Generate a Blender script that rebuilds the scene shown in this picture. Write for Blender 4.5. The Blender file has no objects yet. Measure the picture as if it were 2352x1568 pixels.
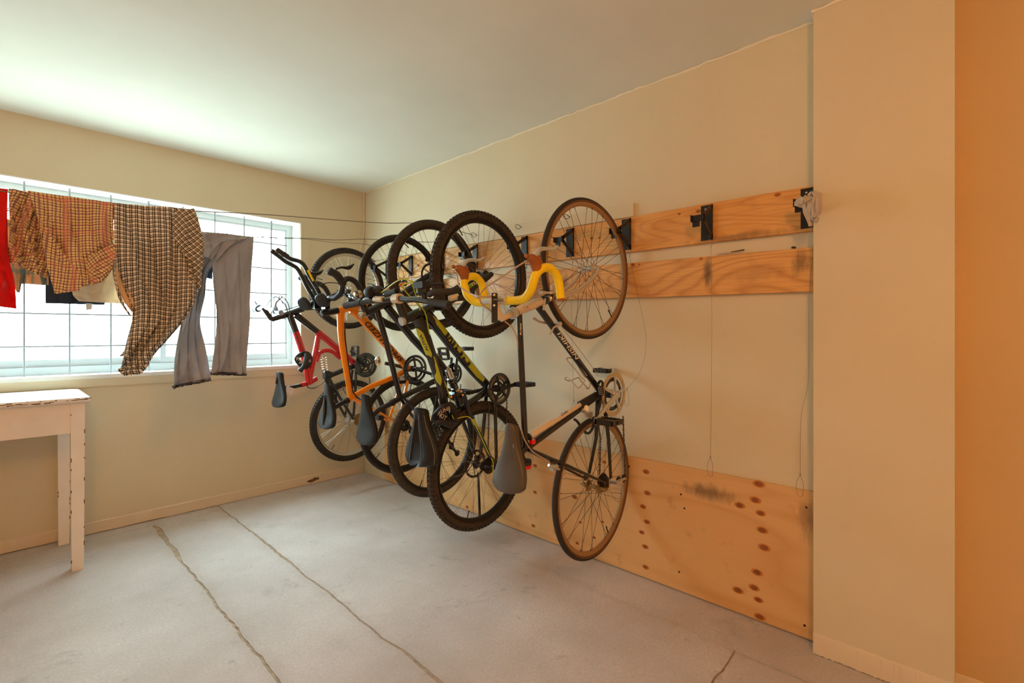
import bpy, math, random
from mathutils import Vector, Matrix
# ---------------------------------------------------------------- camera, world, lights
S = bpy.context.scene
COL = S.collection
F, CX, HY, CH = 1122.0, 1176.0, 765.0, 1.267          # focal length (px of 2352), horizon row, eye height (m)
FW = Vector((.7253, .6884, 0)); RT = Vector((.6884, -.7253, 0))
cam = bpy.data.objects.new('camera', bpy.data.cameras.new('camera')); COL.objects.link(cam)
cam.location = (0, 0, CH); cam.rotation_euler = (math.radians(90), 0, math.atan2(-.7253, .6884))
cam.data.sensor_width = 36; cam.data.lens = F/2352*36; cam.data.shift_y = -19/2352; cam.data.clip_start = .02
S.camera = cam
W = bpy.data.worlds.new('world'); S.world = W; W.use_nodes = True
bg = W.node_tree.nodes['Background']; bg.inputs[1].default_value = 17.0      # hazy white sky above a paler, dimmer ground
_t = W.node_tree.nodes.new('ShaderNodeTexCoord'); _s = W.node_tree.nodes.new('ShaderNodeSeparateXYZ'); _r = W.node_tree.nodes.new('ShaderNodeValToRGB')
W.node_tree.links.new(_t.outputs['Generated'], _s.inputs[0]); _m = W.node_tree.nodes.new('ShaderNodeMapRange'); _m.inputs[1].default_value = -.12; _m.inputs[2].default_value = .12
W.node_tree.links.new(_s.outputs[2], _m.inputs[0]); W.node_tree.links.new(_m.outputs[0], _r.inputs[0]); W.node_tree.links.new(_r.outputs[0], bg.inputs[0])
_r.color_ramp.elements[0].color = (.33, .43, .40, 1); _r.color_ramp.elements[1].color = (.70, .96, 1.0, 1)
S.view_settings.view_transform = 'Standard'; S.view_settings.look = 'None'
S.view_settings.gamma = 1; S.view_settings.use_curve_mapping = False; S.view_settings.exposure = 0.30
def light(name, typ, loc, power, col, **k):
    l = bpy.data.lights.new(name, typ); l.energy = power; l.color = col
    for a, b in k.items(): setattr(l, a, b)
    o = bpy.data.objects.new(name, l); o.location = loc; COL.objects.link(o); return o
light('ceiling_lamp_light', 'POINT', (-.42, -.75, 2.33), 55, (1.0, .445, .13), shadow_soft_size=.10)
po = light('window_portal', 'AREA', (.64, 4.22, 1.6), 1, (1, 1, 1), shape='RECTANGLE', size=2.3, size_y=1.25)
po.rotation_euler = (math.radians(-90), 0, 0); po.data.cycles.is_portal = True
S.cycles.max_bounces = 10; S.cycles.diffuse_bounces = 6; S.cycles.sample_clamp_indirect = 6

# ---------------------------------------------------------------- helpers
def lin(c):
    return tuple(((x/255/12.92) if x <= 10 else ((x/255+.055)/1.055)**2.4) for x in c)
def ray(px, py): return FW + RT*((px-CX)/F) + Vector((0, 0, (HY-py)/F))
def at(px, py, Y):
    d = ray(px, py); return Vector((0, 0, CH)) + d*(Y/d.y)
def atX(px, py, X):
    d = ray(px, py); return Vector((0, 0, CH)) + d*(X/d.x)
def atZ(px, py, Z=0):
    d = ray(px, py); return Vector((0, 0, CH)) + d*((Z-CH)/d.z)
def V(*a): return Vector(a)
def wloc(o):
    r = Vector((0, 0, 0))
    while o: r += o.location; o = o.parent
    return r
def tag(o, label=None, cat=None, group=None, kind=None):
    if label: o['label'] = label
    if cat: o['category'] = cat
    if group: o['group'] = group
    if kind: o['kind'] = kind
    return o
def thing(name, label, cat, loc, group=None):
    o = bpy.data.objects.new(name, None); o.location = loc; o.empty_display_size = .1; COL.objects.link(o)
    return tag(o, label, cat, group)
def cr(pts, n=6, closed=False):
    P = [Vector(p) for p in pts]; m = len(P); out = []
    rng = range(m) if closed else range(m-1)
    for i in rng:
        p1, p2 = P[i], P[(i+1) % m]
        p0 = P[i-1] if (closed or i > 0) else p1*2-p2
        p3 = P[(i+2) % m] if (closed or i+2 < m) else p2*2-p1
        for k in range(n):
            t = k/n
            out.append(.5*((2*p1)+(p2-p0)*t+(2*p0-5*p1+4*p2-p3)*t*t+(3*p1-p0-3*p2+p3)*t**3))
    if not closed: out.append(P[-1])
    return out
class MB:
    def __init__(s): s.v = []; s.f = []; s.uv = None
    def add(s, vs, fs):
        b = len(s.v); s.v += [Vector(v) for v in vs]; s.f += [tuple(b+i for i in f) for f in fs]; return s
    def loft(s, loops, closed=False, cap=True):
        n = len(loops[0]); m = len(loops); vs = [p for l in loops for p in l]; fs = []
        for i in range(m if closed else m-1):
            a, b = i*n, ((i+1) % m)*n
            for j in range(n):
                k = (j+1) % n; fs.append((a+j, a+k, b+k, b+j))
        if cap and not closed:
            fs.append(tuple(reversed(range(n)))); fs.append(tuple(range((m-1)*n, m*n)))
        return s.add(vs, fs)
    def tube(s, pts, r, n=10, closed=False, cap=True, flat=1.0, up=None):
        pts = [Vector(p) for p in pts]; m = len(pts)
        rs = r if isinstance(r, (list, tuple)) else [r]*m
        if len(rs) != m: rs = [rs[0]+(rs[-1]-rs[0])*i/(m-1) for i in range(m)] if len(rs) == 2 else [rs[min(len(rs)-1, int(i*len(rs)/m))] for i in range(m)]
        tg = []
        for i in range(m):
            a = pts[i-1] if (i > 0 or closed) else pts[i]; b = pts[(i+1) % m] if (i < m-1 or closed) else pts[i]
            tg.append((b-a).normalized())
        u = Vector(up) if up else (Vector((0, 1, 0)) if abs(tg[0].y) < .9 else Vector((0, 0, 1)))
        u = (u-tg[0]*u.dot(tg[0])).normalized(); loops = []
        for i in range(m):
            u = u-tg[i]*u.dot(tg[i])
            if u.length < 1e-6: u = tg[i].orthogonal()
            u.normalize(); w = tg[i].cross(u)
            loops.append([pts[i]+u*(math.cos(2*math.pi*j/n)*rs[i]*flat)+w*(math.sin(2*math.pi*j/n)*rs[i]) for j in range(n)])
        return s.loft(loops, closed, cap)
    def box(s, c, sx, sy, sz, R=None):
        c = Vector(c); vs = []
        for x in (-.5, .5):
            for y in (-.5, .5):
                for z in (-.5, .5):
                    p = Vector((x*sx, y*sy, z*sz)); vs.append(c+(R @ p if R else p))
        return s.add(vs, [(0, 1, 3, 2), (4, 6, 7, 5), (0, 4, 5, 1), (2, 3, 7, 6), (0, 2, 6, 4), (1, 5, 7, 3)])
    def bb(s, lo, hi): return s.box([(a+b)/2 for a, b in zip(lo, hi)], *[abs(b-a) for a, b in zip(lo, hi)])
    def bar(s, p, q, w, h, up=(0, 1, 0)):      # box from p to q, w along 'up', h across
        p, q = Vector(p), Vector(q); d = (q-p); L = d.length; d.normalize(); u = Vector(up); u = (u-d*u.dot(d)).normalized(); n = d.cross(u)
        R = Matrix((d, u, n)).transposed(); return s.box((p+q)/2, L, w, h, R)
    def lathe(s, c, prof, n=32, axis='Y', closed=True):
        c = Vector(c); loops = []
        for i in range(n):
            a = 2*math.pi*i/n; ca, sa = math.cos(a), math.sin(a); l = []
            for r, h in prof:
                if axis == 'Y': l.append(c+Vector((r*ca, h, r*sa)))
                elif axis == 'Z': l.append(c+Vector((r*ca, r*sa, h)))
                else: l.append(c+Vector((h, r*ca, r*sa)))
            loops.append(l)
        return s.loft(loops, True)
    def cyl(s, p, q, r, n=16): return s.tube([p, q], r, n)
    def prism(s, poly, o, ux, uy, th):
        o, ux, uy = Vector(o), Vector(ux), Vector(uy); nn = ux.cross(uy).normalized(); n = len(poly)
        a = [o+ux*x+uy*y for x, y in poly]; b = [p+nn*th for p in a]
        fs = [tuple(reversed(range(n))), tuple(range(n, 2*n))]+[(i, (i+1) % n, n+(i+1) % n, n+i) for i in range(n)]
        return s.add(a+b, fs)
    def ball(s, c, r, n=12, sc=(1, 1, 1)):
        c = Vector(c); loops = []
        for i in range(1, n//2):
            th = math.pi*i/(n//2)
            loops.append([c+Vector((r*math.sin(th)*math.cos(2*math.pi*j/n)*sc[0], r*math.sin(th)*math.sin(2*math.pi*j/n)*sc[1], r*math.cos(th)*sc[2])) for j in range(n)])
        b = len(s.v); s.loft(loops, False, False); m = len(loops)
        s.v += [c+Vector((0, 0, r*sc[2])), c-Vector((0, 0, r*sc[2]))]; t = len(s.v)-2
        for j in range(n):
            s.f.append((b+j, b+(j+1) % n, t)); s.f.append((b+(m-1)*n+(j+1) % n, b+(m-1)*n+j, t+1))
        return s
    def build(s, name, m, parent=None, smooth=True, loc=None, uvs=None, ang=.6):
        me = bpy.data.meshes.new(name)
        L = wloc(parent) if loc is None else Vector(loc)
        me.from_pydata([tuple(v-L) for v in s.v], [], s.f); me.update()
        bmx = None
        o = bpy.data.objects.new(name, me); COL.objects.link(o)
        if parent:
            o.parent = parent; o.location = L-wloc(parent)
        else: o.location = L
        me.materials.append(m)
        if uvs:
            ul = me.uv_layers.new(name='UVMap')
            for li, l in enumerate(me.loops): ul.data[li].uv = uvs[l.vertex_index]
        if smooth:
            me.shade_smooth()
            me.set_sharp_from_angle(angle=ang)
        return o
def top(name, mb, m, label, cat, group=None, kind=None, base=None, **k):
    if base is None:
        zs = min(v.z for v in mb.v); n = len(mb.v)
        base = Vector((sum(v.x for v in mb.v)/n, sum(v.y for v in mb.v)/n, zs))
    return tag(mb.build(name, m, None, loc=base, **k), label, cat, group, kind)

# ---------------------------------------------------------------- materials
def mat(name, c, rough=.5, metal=0., var=.0, vs=8., bump=0., bs=60., coat=0., spec=.5, stretch=None, sheen=0):
    m = bpy.data.materials.new(name); m.use_nodes = True; nt = m.node_tree; N = nt.nodes; L = nt.links
    b = N['Principled BSDF']; col = (*lin(c), 1)
    b.inputs['Base Color'].default_value = col; b.inputs['Roughness'].default_value = rough; b.inputs['Metallic'].default_value = metal
    b.inputs['Coat Weight'].default_value = coat; b.inputs['Specular IOR Level'].default_value = spec
    if sheen: b.inputs['Sheen Weight'].default_value = sheen
    tc = N.new('ShaderNodeTexCoord'); src = tc.outputs['Object']
    if stretch:
        mp = N.new('ShaderNodeMapping'); mp.inputs['Scale'].default_value = stretch; L.new(src, mp.inputs[0]); src = mp.outputs[0]
    if var:
        t = N.new('ShaderNodeTexNoise'); t.inputs['Scale'].default_value = vs; t.inputs['Detail'].default_value = 5; L.new(src, t.inputs['Vector'])
        r = N.new('ShaderNodeValToRGB'); e = r.color_ramp.elements
        e[0].position = .3; e[1].position = .7
        e[0].color = tuple(x*(1-var) for x in col[:3])+(1,); e[1].color = tuple(min(1, x*(1+var*.6)) for x in col[:3])+(1,)
        L.new(t.outputs['Fac'], r.inputs[0]); L.new(r.outputs[0], b.inputs['Base Color'])
    if bump:
        t = N.new('ShaderNodeTexNoise'); t.inputs['Scale'].default_value = bs; t.inputs['Detail'].default_value = 4; L.new(src, t.inputs['Vector'])
        k = N.new('ShaderNodeBump'); k.inputs['Strength'].default_value = bump; k.inputs['Distance'].default_value = .003
        L.new(t.outputs['Fac'], k.inputs['Height']); L.new(k.outputs[0], b.inputs['Normal'])
    return m
def nd(nt, typ, **k):
    n = nt.nodes.new(typ)
    for a, v in k.items():
        if a.startswith('i_'): n.inputs[int(a[2:])].default_value = v
        else: setattr(n, a, v)
    return n
def mth(nt, op, a, b=None, c=None):
    n = nt.nodes.new('ShaderNodeMath'); n.operation = op
    for i, x in enumerate((a, b, c)):
        if x is None: continue
        if isinstance(x, (int, float)): n.inputs[i].default_value = x
        else: nt.links.new(x, n.inputs[i])
    return n.outputs[0]
def mixc(nt, f, a, b):
    n = nt.nodes.new('ShaderNodeMix'); n.data_type = 'RGBA'
    for i, x in ((0, f), (6, a), (7, b)):
        if isinstance(x, (int, float)): n.inputs[i].default_value = x
        elif isinstance(x, tuple): n.inputs[i].default_value = (*x[:3], 1)
        else: nt.links.new(x, n.inputs[i])
    return n.outputs[2]
def noise(nt, src, scale, detail=4, rough=.55, dist=0.):
    n = nt.nodes.new('ShaderNodeTexNoise'); n.inputs['Scale'].default_value = scale; n.inputs['Detail'].default_value = detail
    n.inputs['Roughness'].default_value = rough; n.inputs['Distortion'].default_value = dist; nt.links.new(src, n.inputs['Vector']); return n.outputs['Fac']
def ramp(nt, f, p0, p1):
    n = nt.nodes.new('ShaderNodeMapRange'); n.inputs[1].default_value = p0; n.inputs[2].default_value = p1; nt.links.new(f, n.inputs[0]); return n.outputs[0]
def objc(nt, scale=None):
    t = nt.nodes.new('ShaderNodeTexCoord'); s = t.outputs['Object']
    if scale:
        m = nt.nodes.new('ShaderNodeMapping'); m.inputs['Scale'].default_value = scale; nt.links.new(s, m.inputs[0]); s = m.outputs[0]
    return s
def bumpn(nt, h, st, dist=.002):
    k = nt.nodes.new('ShaderNodeBump'); k.inputs['Strength'].default_value = st; k.inputs['Distance'].default_value = dist
    nt.links.new(h, k.inputs['Height']); nt.links.new(k.outputs[0], nt.nodes['Principled BSDF'].inputs['Normal'])

def wall_mat(name, c, scuff=.0):
    m = mat(name, c, .62); nt = m.node_tree; s = objc(nt); b = nt.nodes['Principled BSDF']; base = lin(c)
    f1 = ramp(nt, noise(nt, s, 1.3, 6), .3, .7); f2 = ramp(nt, noise(nt, s, 14, 6, .7), .62, .72)
    c1 = mixc(nt, f1, tuple(x*.95 for x in base), tuple(min(1, x*1.03) for x in base))
    c2 = mixc(nt, mth(nt, 'MULTIPLY', f2, .10+scuff), c1, tuple(x*.55 for x in base))
    s2 = objc(nt, (6, 6, 1.2)); f3 = ramp(nt, noise(nt, s2, 4, 8, .75), .68, .76)
    c3 = mixc(nt, mth(nt, 'MULTIPLY', f3, .16+scuff), c2, tuple(x*.5 for x in base))
    nt.links.new(c3, b.inputs['Base Color']); bumpn(nt, noise(nt, s, 220, 3), .25, .001)
    return m
def concrete_mat(name, c):
    m = mat(name, c, .85); nt = m.node_tree; s = objc(nt); b = nt.nodes['Principled BSDF']; base = lin(c)
    a = ramp(nt, noise(nt, s, 1.1, 8, .62), .32, .68); g = ramp(nt, noise(nt, s, 90, 5, .8), .3, .7)
    c1 = mixc(nt, a, tuple(x*y for x, y in zip(base, (.72, .69, .65))), tuple(min(1, x*1.10) for x in base))
    c1 = mixc(nt, mth(nt, 'MULTIPLY', g, .6), c1, tuple(x*.5 for x in base))
    st = ramp(nt, noise(nt, s, 3.2, 10, .74, .6), .575, .69)
    c2 = mixc(nt, mth(nt, 'MULTIPLY', st, .55), c1, tuple(x*.40 for x in base))
    ch = ramp(nt, noise(nt, s, 9, 6, .6), .655, .685)
    c3 = mixc(nt, mth(nt, 'MULTIPLY', ch, .5), c2, tuple(x*.5 for x in base))
    sx_ = nt.nodes.new('ShaderNodeSeparateXYZ'); nt.links.new(s, sx_.inputs[0]); wob = noise(nt, s, 7, 6, .7)
    for x0, wd, st_ in ((.712, .06, .42), (1.104, .045, .34), (2.03, .03, .3)):
        dd = mth(nt, 'ABSOLUTE', mth(nt, 'ADD', mth(nt, 'SUBTRACT', sx_.outputs[0], x0), mth(nt, 'MULTIPLY', mth(nt, 'SUBTRACT', wob, .5), .14)))
        c3 = mixc(nt, mth(nt, 'MULTIPLY', mth(nt, 'MULTIPLY', ramp(nt, dd, wd, 0.), ramp(nt, g, -.6, 1.)), st_), c3, tuple(x*y for x, y in zip(base, (.52, .44, .36))))
    nt.links.new(c3, b.inputs['Base Color'])
    h = mth(nt, 'ADD', noise(nt, s, 120, 6, .8), mth(nt, 'MULTIPLY', noise(nt, s, 9, 6), 2.))
    bumpn(nt, h, .55, .003); return m
def wood_mat(name, c, dark, scale=1., along='Y', rings=1., off=0., rc=.5, stains=(), fine=.35, blotch=.25):
    m = mat(name, c, .55, coat=.08); nt = m.node_tree; b = nt.nodes['Principled BSDF']
    sc = (5, .75, 5) if along == 'Y' else (5, 5, .75)
    s = objc(nt, tuple(x*scale for x in sc))
    mp = nd(nt, 'ShaderNodeMapping'); mp.inputs['Location'].default_value = (off, off*.7, off*1.3); nt.links.new(s, mp.inputs[0]); s = mp.outputs[0]
    n1 = noise(nt, s, 1.0, 2, .5, .3)
    rg = mth(nt, 'FRACT', mth(nt, 'MULTIPLY', n1, 22*rings))
    rg = mth(nt, 'POWER', mth(nt, 'ABSOLUTE', mth(nt, 'SUBTRACT', rg, .5)), 2.2); rg = ramp(nt, rg, 0.02, .22)
    fg = noise(nt, objc(nt, (180, 4, 180) if along == 'Y' else (180, 180, 4)), 1, 4, .6)
    C1 = mixc(nt, mth(nt, 'MULTIPLY', rg, rc), lin(c), lin(dark))
    C2 = mixc(nt, mth(nt, 'MULTIPLY', ramp(nt, fg, .4, .75), fine), C1, tuple(x*.8 for x in lin(dark)))
    blot = ramp(nt, noise(nt, objc(nt), 3.4+off, 4), .62, .78)
    C3 = mixc(nt, mth(nt, 'MULTIPLY', blot, blotch), C2, tuple(x*.55 for x in lin(dark)))
    if stains:
        sp = nt.nodes.new('ShaderNodeSeparateXYZ'); nt.links.new(objc(nt), sp.inputs[0]); ns = noise(nt, objc(nt, (1, 14, 5)), 2.2, 5, .7)
        for y, z, ry, rz, st in stains:
            dy = mth(nt, 'DIVIDE', mth(nt, 'SUBTRACT', sp.outputs[1], y), ry); dz = mth(nt, 'DIVIDE', mth(nt, 'SUBTRACT', sp.outputs[2], z), rz)
            d = mth(nt, 'SQRT', mth(nt, 'ADD', mth(nt, 'MULTIPLY', dy, dy), mth(nt, 'MULTIPLY', dz, dz)))
            f = mth(nt, 'MULTIPLY', ramp(nt, mth(nt, 'ADD', d, mth(nt, 'MULTIPLY', mth(nt, 'SUBTRACT', ns, .5), 1.6)), 1.05, .25), st)
            C3 = mixc(nt, f, C3, (.035, .022, .018))
    nt.links.new(C3, b.inputs['Base Color']); bumpn(nt, fg, .2, .001); return m
def check_mat(name, base, layers, rough=.9):
    """woven check on the cloth's own UV (metres): layers = (axis, period, offset, width, colour, strength)"""
    m = mat(name, base, rough, sheen=.2); nt = m.node_tree; b = nt.nodes['Principled BSDF']
    uv = nt.nodes.new('ShaderNodeUVMap'); sp = nt.nodes.new('ShaderNodeSeparateXYZ'); nt.links.new(uv.outputs[0], sp.inputs[0])
    c = lin(base)
    for ax, per, of, w, colr, st in layers:
        q = mth(nt, 'FRACT', mth(nt, 'DIVIDE', mth(nt, 'ADD', sp.outputs[ax], of+10*per), per))
        f = mth(nt, 'MULTIPLY', mth(nt, 'LESS_THAN', q, w), st)
        c = mixc(nt, f, c, lin(colr))
    nt.links.new(c, b.inputs['Base Color'])
    if m: 
        mx = nt.nodes.new('ShaderNodeMixShader'); tl = nt.nodes.new('ShaderNodeBsdfTranslucent'); out = nt.nodes['Material Output']
        nt.links.new(c, tl.inputs[0]); mx.inputs[0].default_value = .22
        nt.links.new(b.outputs[0], mx.inputs[1]); nt.links.new(tl.outputs[0], mx.inputs[2]); nt.links.new(mx.outputs[0], out.inputs[0])
    return m

M = dict(
 wall=wall_mat('wall_paint', (220, 207, 179)), wall2=wall_mat('ochre_wall_tone', (212, 180, 134)), ceil=mat('ceiling_paint', (232, 232, 224), .8, bump=.1, bs=90, var=.04, vs=2),
 base=wall_mat('skirting_paint', (222, 205, 180), .35), floor=concrete_mat('concrete', (219, 210, 208)), joint=mat('joint_dirt', (172, 150, 128), .95, var=.35, vs=30, bump=.8, bs=80),
 caulk=mat('caulk', (240, 228, 205), .6, bump=.4, bs=60), white=mat('white_paint', (238, 240, 238), .4, var=.03, vs=10),
 upvc=mat('window_frame_white', (206, 212, 214), .35), bar=mat('grey_steel_bar', (150, 152, 158), .5), wire=mat('steel_wire', (150, 140, 125), .35, .8),
 line=mat('clothes_line', (120, 112, 100), .6), pine=wood_mat('pine', (232, 172, 96), (186, 112, 46), 1., 'Y', 1., 0., .42, [(.30, .015, .25, .02, .5), (.85, .09, .05, .05, .25)]), pine2=wood_mat('pine_lower', (230, 172, 100), (172, 102, 44), .9, 'Y', .9, 3.1, .5, [(.055, .12, .035, .065, .62), (.435, .115, .028, .075, .75), (.25, .08, .12, .03, .2), (1.27, .12, .03, .07, .6), (1.66, .12, .03, .07, .5)]),
 ply=wood_mat('plywood', (226, 180, 122), (198, 140, 80), .62, 'Y', .40, 7.7, .42, [(-.78, .51, .13, .045, .6), (-1.19, .50, .05, .10, .45), (.35, .50, .05, .12, .3)], .13, .4), knot=mat('knot', (150, 84, 38), .6, var=.35, vs=60), knotr=mat('knot_ring', (200, 130, 60), .6),
 screw=mat('screw', (60, 58, 52), .4, .7), hook=mat('hook_black', (34, 32, 34), .38, .2), rag=mat('rag', (196, 182, 168), .95, var=.12, vs=30, bump=.5, bs=200),
 tyre=mat('tyre', (44, 38, 34), .72, var=.25, vs=30), tyred=mat('tyre_dusty', (66, 56, 46), .85, var=.35, vs=40, bump=.3, bs=120), gum=mat('gum_sidewall', (104, 72, 46), .6),
 alu=mat('silver_alloy', (214, 212, 208), .3, .75), chrome=mat('chrome', (225, 222, 215), .12, 1.), rimb=mat('rim_black', (40, 38, 38), .35, .4), rims=mat('rim_silver', (190, 186, 180), .3, .8), rimt=mat('rim_polished', (172, 146, 118), .3, .7),
 spoke=mat('spoke_steel', (150, 142, 132), .3, .85), spokeb=mat('spoke_dark', (60, 56, 52), .35, .6), blk=mat('black_paint', (26, 25, 28), .22, coat=.5), mblk=mat('black_plastic', (38, 36, 38), .5), rub=mat('rubber_grip', (56, 50, 50), .75, bump=.6, bs=300),
 steel=mat('dark_steel', (84, 78, 74), .35, .8), rust=mat('worn_gold_steel', (170, 140, 95), .35, .85), chain=mat('chain', (92, 82, 70), .4, .8), sad=mat('saddle_black', (29, 27, 27), .5, spec=.35), sadg=mat('saddle_grey', (84, 74, 66), .38, var=.1, vs=20),
 yel=mat('yellow_tape', (252, 222, 0), .35, bump=.2, bs=40), hood=mat('brown_hood', (158, 92, 36), .6, var=.2, vs=20), cream=mat('cream_paint', (226, 208, 186), .35, .2), orange=mat('orange_paint', (255, 146, 0), .25, coat=.6), red=mat('red_paint', (200, 8, 30), .25, coat=.6),
 green=mat('lime_paint', (184, 190, 18), .3, coat=.4), gcab=mat('lime_cable', (196, 208, 30), .4), redl=mat('red_lens', (235, 10, 20), .2, coat=.6), wht=mat('white_print', (240, 226, 214), .5), dred=mat('dark_print', (52, 16, 8), .5), cab=mat('black_cable', (40, 36, 34), .45), gcabb=mat('grey_cable', (186, 160, 134), .45),
 tbl=mat('table_paint', (244, 234, 224), .45, var=.06, vs=6, bump=.2, bs=30), chip=mat('chipped_wood', (118, 84, 62), .8), redc=mat('red_cloth', (238, 28, 30), .85, var=.12, vs=9, bump=.4, bs=25), den=mat('grey_denim', (172, 176, 186), .92, var=.14, vs=25, bump=.5, bs=320, stretch=(1, 1, .3)), navy=mat('navy_cloth', (52, 60, 76), .9, bump=.3, bs=200),
 beige=mat('beige_linen', (240, 222, 192), .9, var=.12, vs=60, bump=.4, bs=240, stretch=(.3, 1, 1)), lining=mat('tan_lining', (232, 200, 164), .8, var=.1, vs=12), tagw=mat('care_label_white', (240, 240, 240), .6),
)
for k_ in ('redc', 'beige', 'lining', 'navy', 'den'):
    nt_ = M[k_].node_tree; b_ = nt_.nodes['Principled BSDF']; mx_ = nt_.nodes.new('ShaderNodeMixShader'); tl_ = nt_.nodes.new('ShaderNodeBsdfTranslucent')
    mx_.inputs[0].default_value = .35 if k_ in ('redc', 'beige') else .12
    tl_.inputs[0].default_value = b_.inputs['Base Color'].default_value
    nt_.links.new(b_.outputs[0], mx_.inputs[1]); nt_.links.new(tl_.outputs[0], mx_.inputs[2]); nt_.links.new(mx_.outputs[0], nt_.nodes['Material Output'].inputs[0])
M['plaid'] = check_mat('plaid_shirt', (255, 232, 178), [
    (0, .0215, 0, .24, (140, 72, 120), .68), (1, .0215, 0, .24, (140, 72, 120), .68),
    (0, .0215, .0085, .12, (70, 30, 40), .75), (1, .0215, .0085, .12, (70, 30, 40), .75), (0, .118, 0, .16, (236, 150, 140), .4), (1, .118, 0, .10, (236, 150, 140), .3)])
M['check'] = check_mat('checked_cotton', (255, 246, 236), [
    (0, .0190, 0, .21, (20, 14, 12), .84), (1, .0190, 0, .21, (20, 14, 12), .84),
    (0, .0190, .0190*.32, .16, (20, 14, 12), .84), (1, .0190, .0190*.32, .16, (20, 14, 12), .84)])
M['stripe'] = check_mat('teal_plaid_towel', (232, 176, 128), [
    (0, .075, 0, .3, (52, 118, 124), .85), (0, .075, .03, .14, (150, 150, 130), .8), (1, .008, 0, .35, (210, 190, 160), .45), (1, .11, .04, .2, (90, 140, 140), .5)])
g = bpy.data.materials.new('window_glass'); g.use_nodes = True; nt = g.node_tree; nt.nodes.remove(nt.nodes['Principled BSDF'])
tr = nt.nodes.new('ShaderNodeBsdfTransparent'); gl = nt.nodes.new('ShaderNodeBsdfGlossy'); gl.inputs['Roughness'].default_value = .02; mx = nt.nodes.new('ShaderNodeMixShader'); mx.inputs[0].default_value = .06
nt.links.new(tr.outputs[0], mx.inputs[1]); nt.links.new(gl.outputs[0], mx.inputs[2]); nt.links.new(mx.outputs[0], nt.nodes['Material Output'].inputs[0]); M['glass'] = g
# ---------------------------------------------------------------- setting
WX, WY, H = 2.311, 4.054, 2.55       # bike wall plane, window wall plane, ceiling height
XL, YB = -2.3, -2.4; PY0_ = .06
def struct(name, mb, m, **k): return tag(mb.build(name, m, None, **k), kind='structure')
random.seed(4)
# floor: sub-floor with four cast slabs, the joints between them open and dirty
fl = struct('floor', MB().bb((XL-.1, YB-.1, -.10), (WX+.2, WY+.1, -.004)), M['joint'], smooth=False)
tag(fl, 'worn grey concrete floor')
def jag(p, q, n, amp, seed):
    R = random.Random(seed); out = []
    o = 0
    for i in range(n+1):
        t = i/n; a = Vector(p).lerp(Vector(q), t); d = (Vector(q)-Vector(p)).normalized(); pr = Vector((-d.y, d.x, 0))
        o = o*.75+R.uniform(-amp, amp)*.6; out.append(a+pr*(o if 0 < i < n else 0))
    return out
def slab(poly, nm='slab', z0=-.05, z1=0.):
    mb = MB(); n = len(poly); a = [Vector((p[0], p[1], z1)) for p in poly]; bl = [Vector((p[0], p[1], z0)) for p in poly]
    mb.add(a+bl, [tuple(range(n)), tuple(reversed(range(n, 2*n)))]+[(i, n+i, n+(i+1) % n, (i+1) % n) for i in range(n)])
    return mb.build(nm, M['floor'], fl, smooth=False)
j1a = jag((.700, YB, 0), (.700, 3.90, 0), 240, .007, 1); j1b = [p+V(.012+.016*max(0, math.sin(i*.06)+.35*math.sin(i*.41)), 0, 0) for i, p in enumerate(j1a)]
j2a = jag((1.082, YB, 0), (1.110, 3.93, 0), 240, .006, 2); j2b = [p+V(.010+.007*max(0, math.sin(i*.1)), 0, 0) for i, p in enumerate(j2a)]
slab([(XL-.05, YB)]+[tuple(p[:2]) for p in j1a]+[(.70, 3.93), (XL-.05, 3.93)])
slab([tuple(p[:2]) for p in reversed(j1b)]+[tuple(p[:2]) for p in j2a]+[(1.11, 3.93), (.715, 3.93)][0:1]+[(.715, 3.935)])
j3 = jag((2.02, YB, 0), (2.028, .693, 0), 60, .007, 3); j4 = jag((2.028, .693, 0), (1.10, .693, 0), 30, .006, 5)
slab([(2.31, YB), (2.31, WY), (1.12, WY)]+[tuple(p[:2]) for p in reversed(j2b) if p.y > .70]+[tuple((p+V(0, .008, 0))[:2]) for p in reversed(j4)]+[tuple((p+V(.007, 0, 0))[:2]) for p in reversed(j3)][1:])
slab([tuple(p[:2]) for p in j3]+[tuple(p[:2]) for p in j4][1:]+[tuple(p[:2]) for p in reversed(j2b) if p.y < .69])
slab([(XL, 3.940), (1.115, 3.940), (1.115, 4.052), (XL, 4.052)], 'edge_strip', -.05, -.002)
struct('ceiling', MB().bb((XL-.1, YB-.1, H), (WX+.2, WY+.3, H+.1)), M['ceil'], smooth=False)
# window wall with its opening
ox0, ox1, oz0, oz1, RV = -.45, 1.727, 1.003, 2.176, .155
mb = MB(); T = WY+.30
mb.bb((XL-.1, WY, 0), (ox0, T, H)); mb.bb((ox1, WY, 0), (WX+.2, T, H)); mb.bb((ox0, WY, 0), (ox1, T, oz0)); mb.bb((ox0, WY, oz1), (ox1, T, H))
struct('wall_back', mb, M['wall'], smooth=False)
struct('wall_right', MB().bb((WX, PY0_, 0), (WX+.2, WY, H)), M['wall'], smooth=False)
struct('wall_right_near', MB().bb((WX, YB-.1, 0), (WX+.2, PY0_, H)), M['wall2'], smooth=False)  # same wall plane beyond the pillar, given a darker ochre tone
struct('wall_left', MB().bb((XL-.1, YB-.1, 0), (XL, WY, H)), M['wall'], smooth=False)
struct('wall_front', MB().bb((XL, YB-.1, 0), (WX, YB, H)), M['wall'], smooth=False)
PX, PY0, PY1 = 2.229, .051, .467
struct('wall_pillar', MB().bb((PX, PY0, 0), (WX+.01, PY1, H)), M['wall'], smooth=False)
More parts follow.
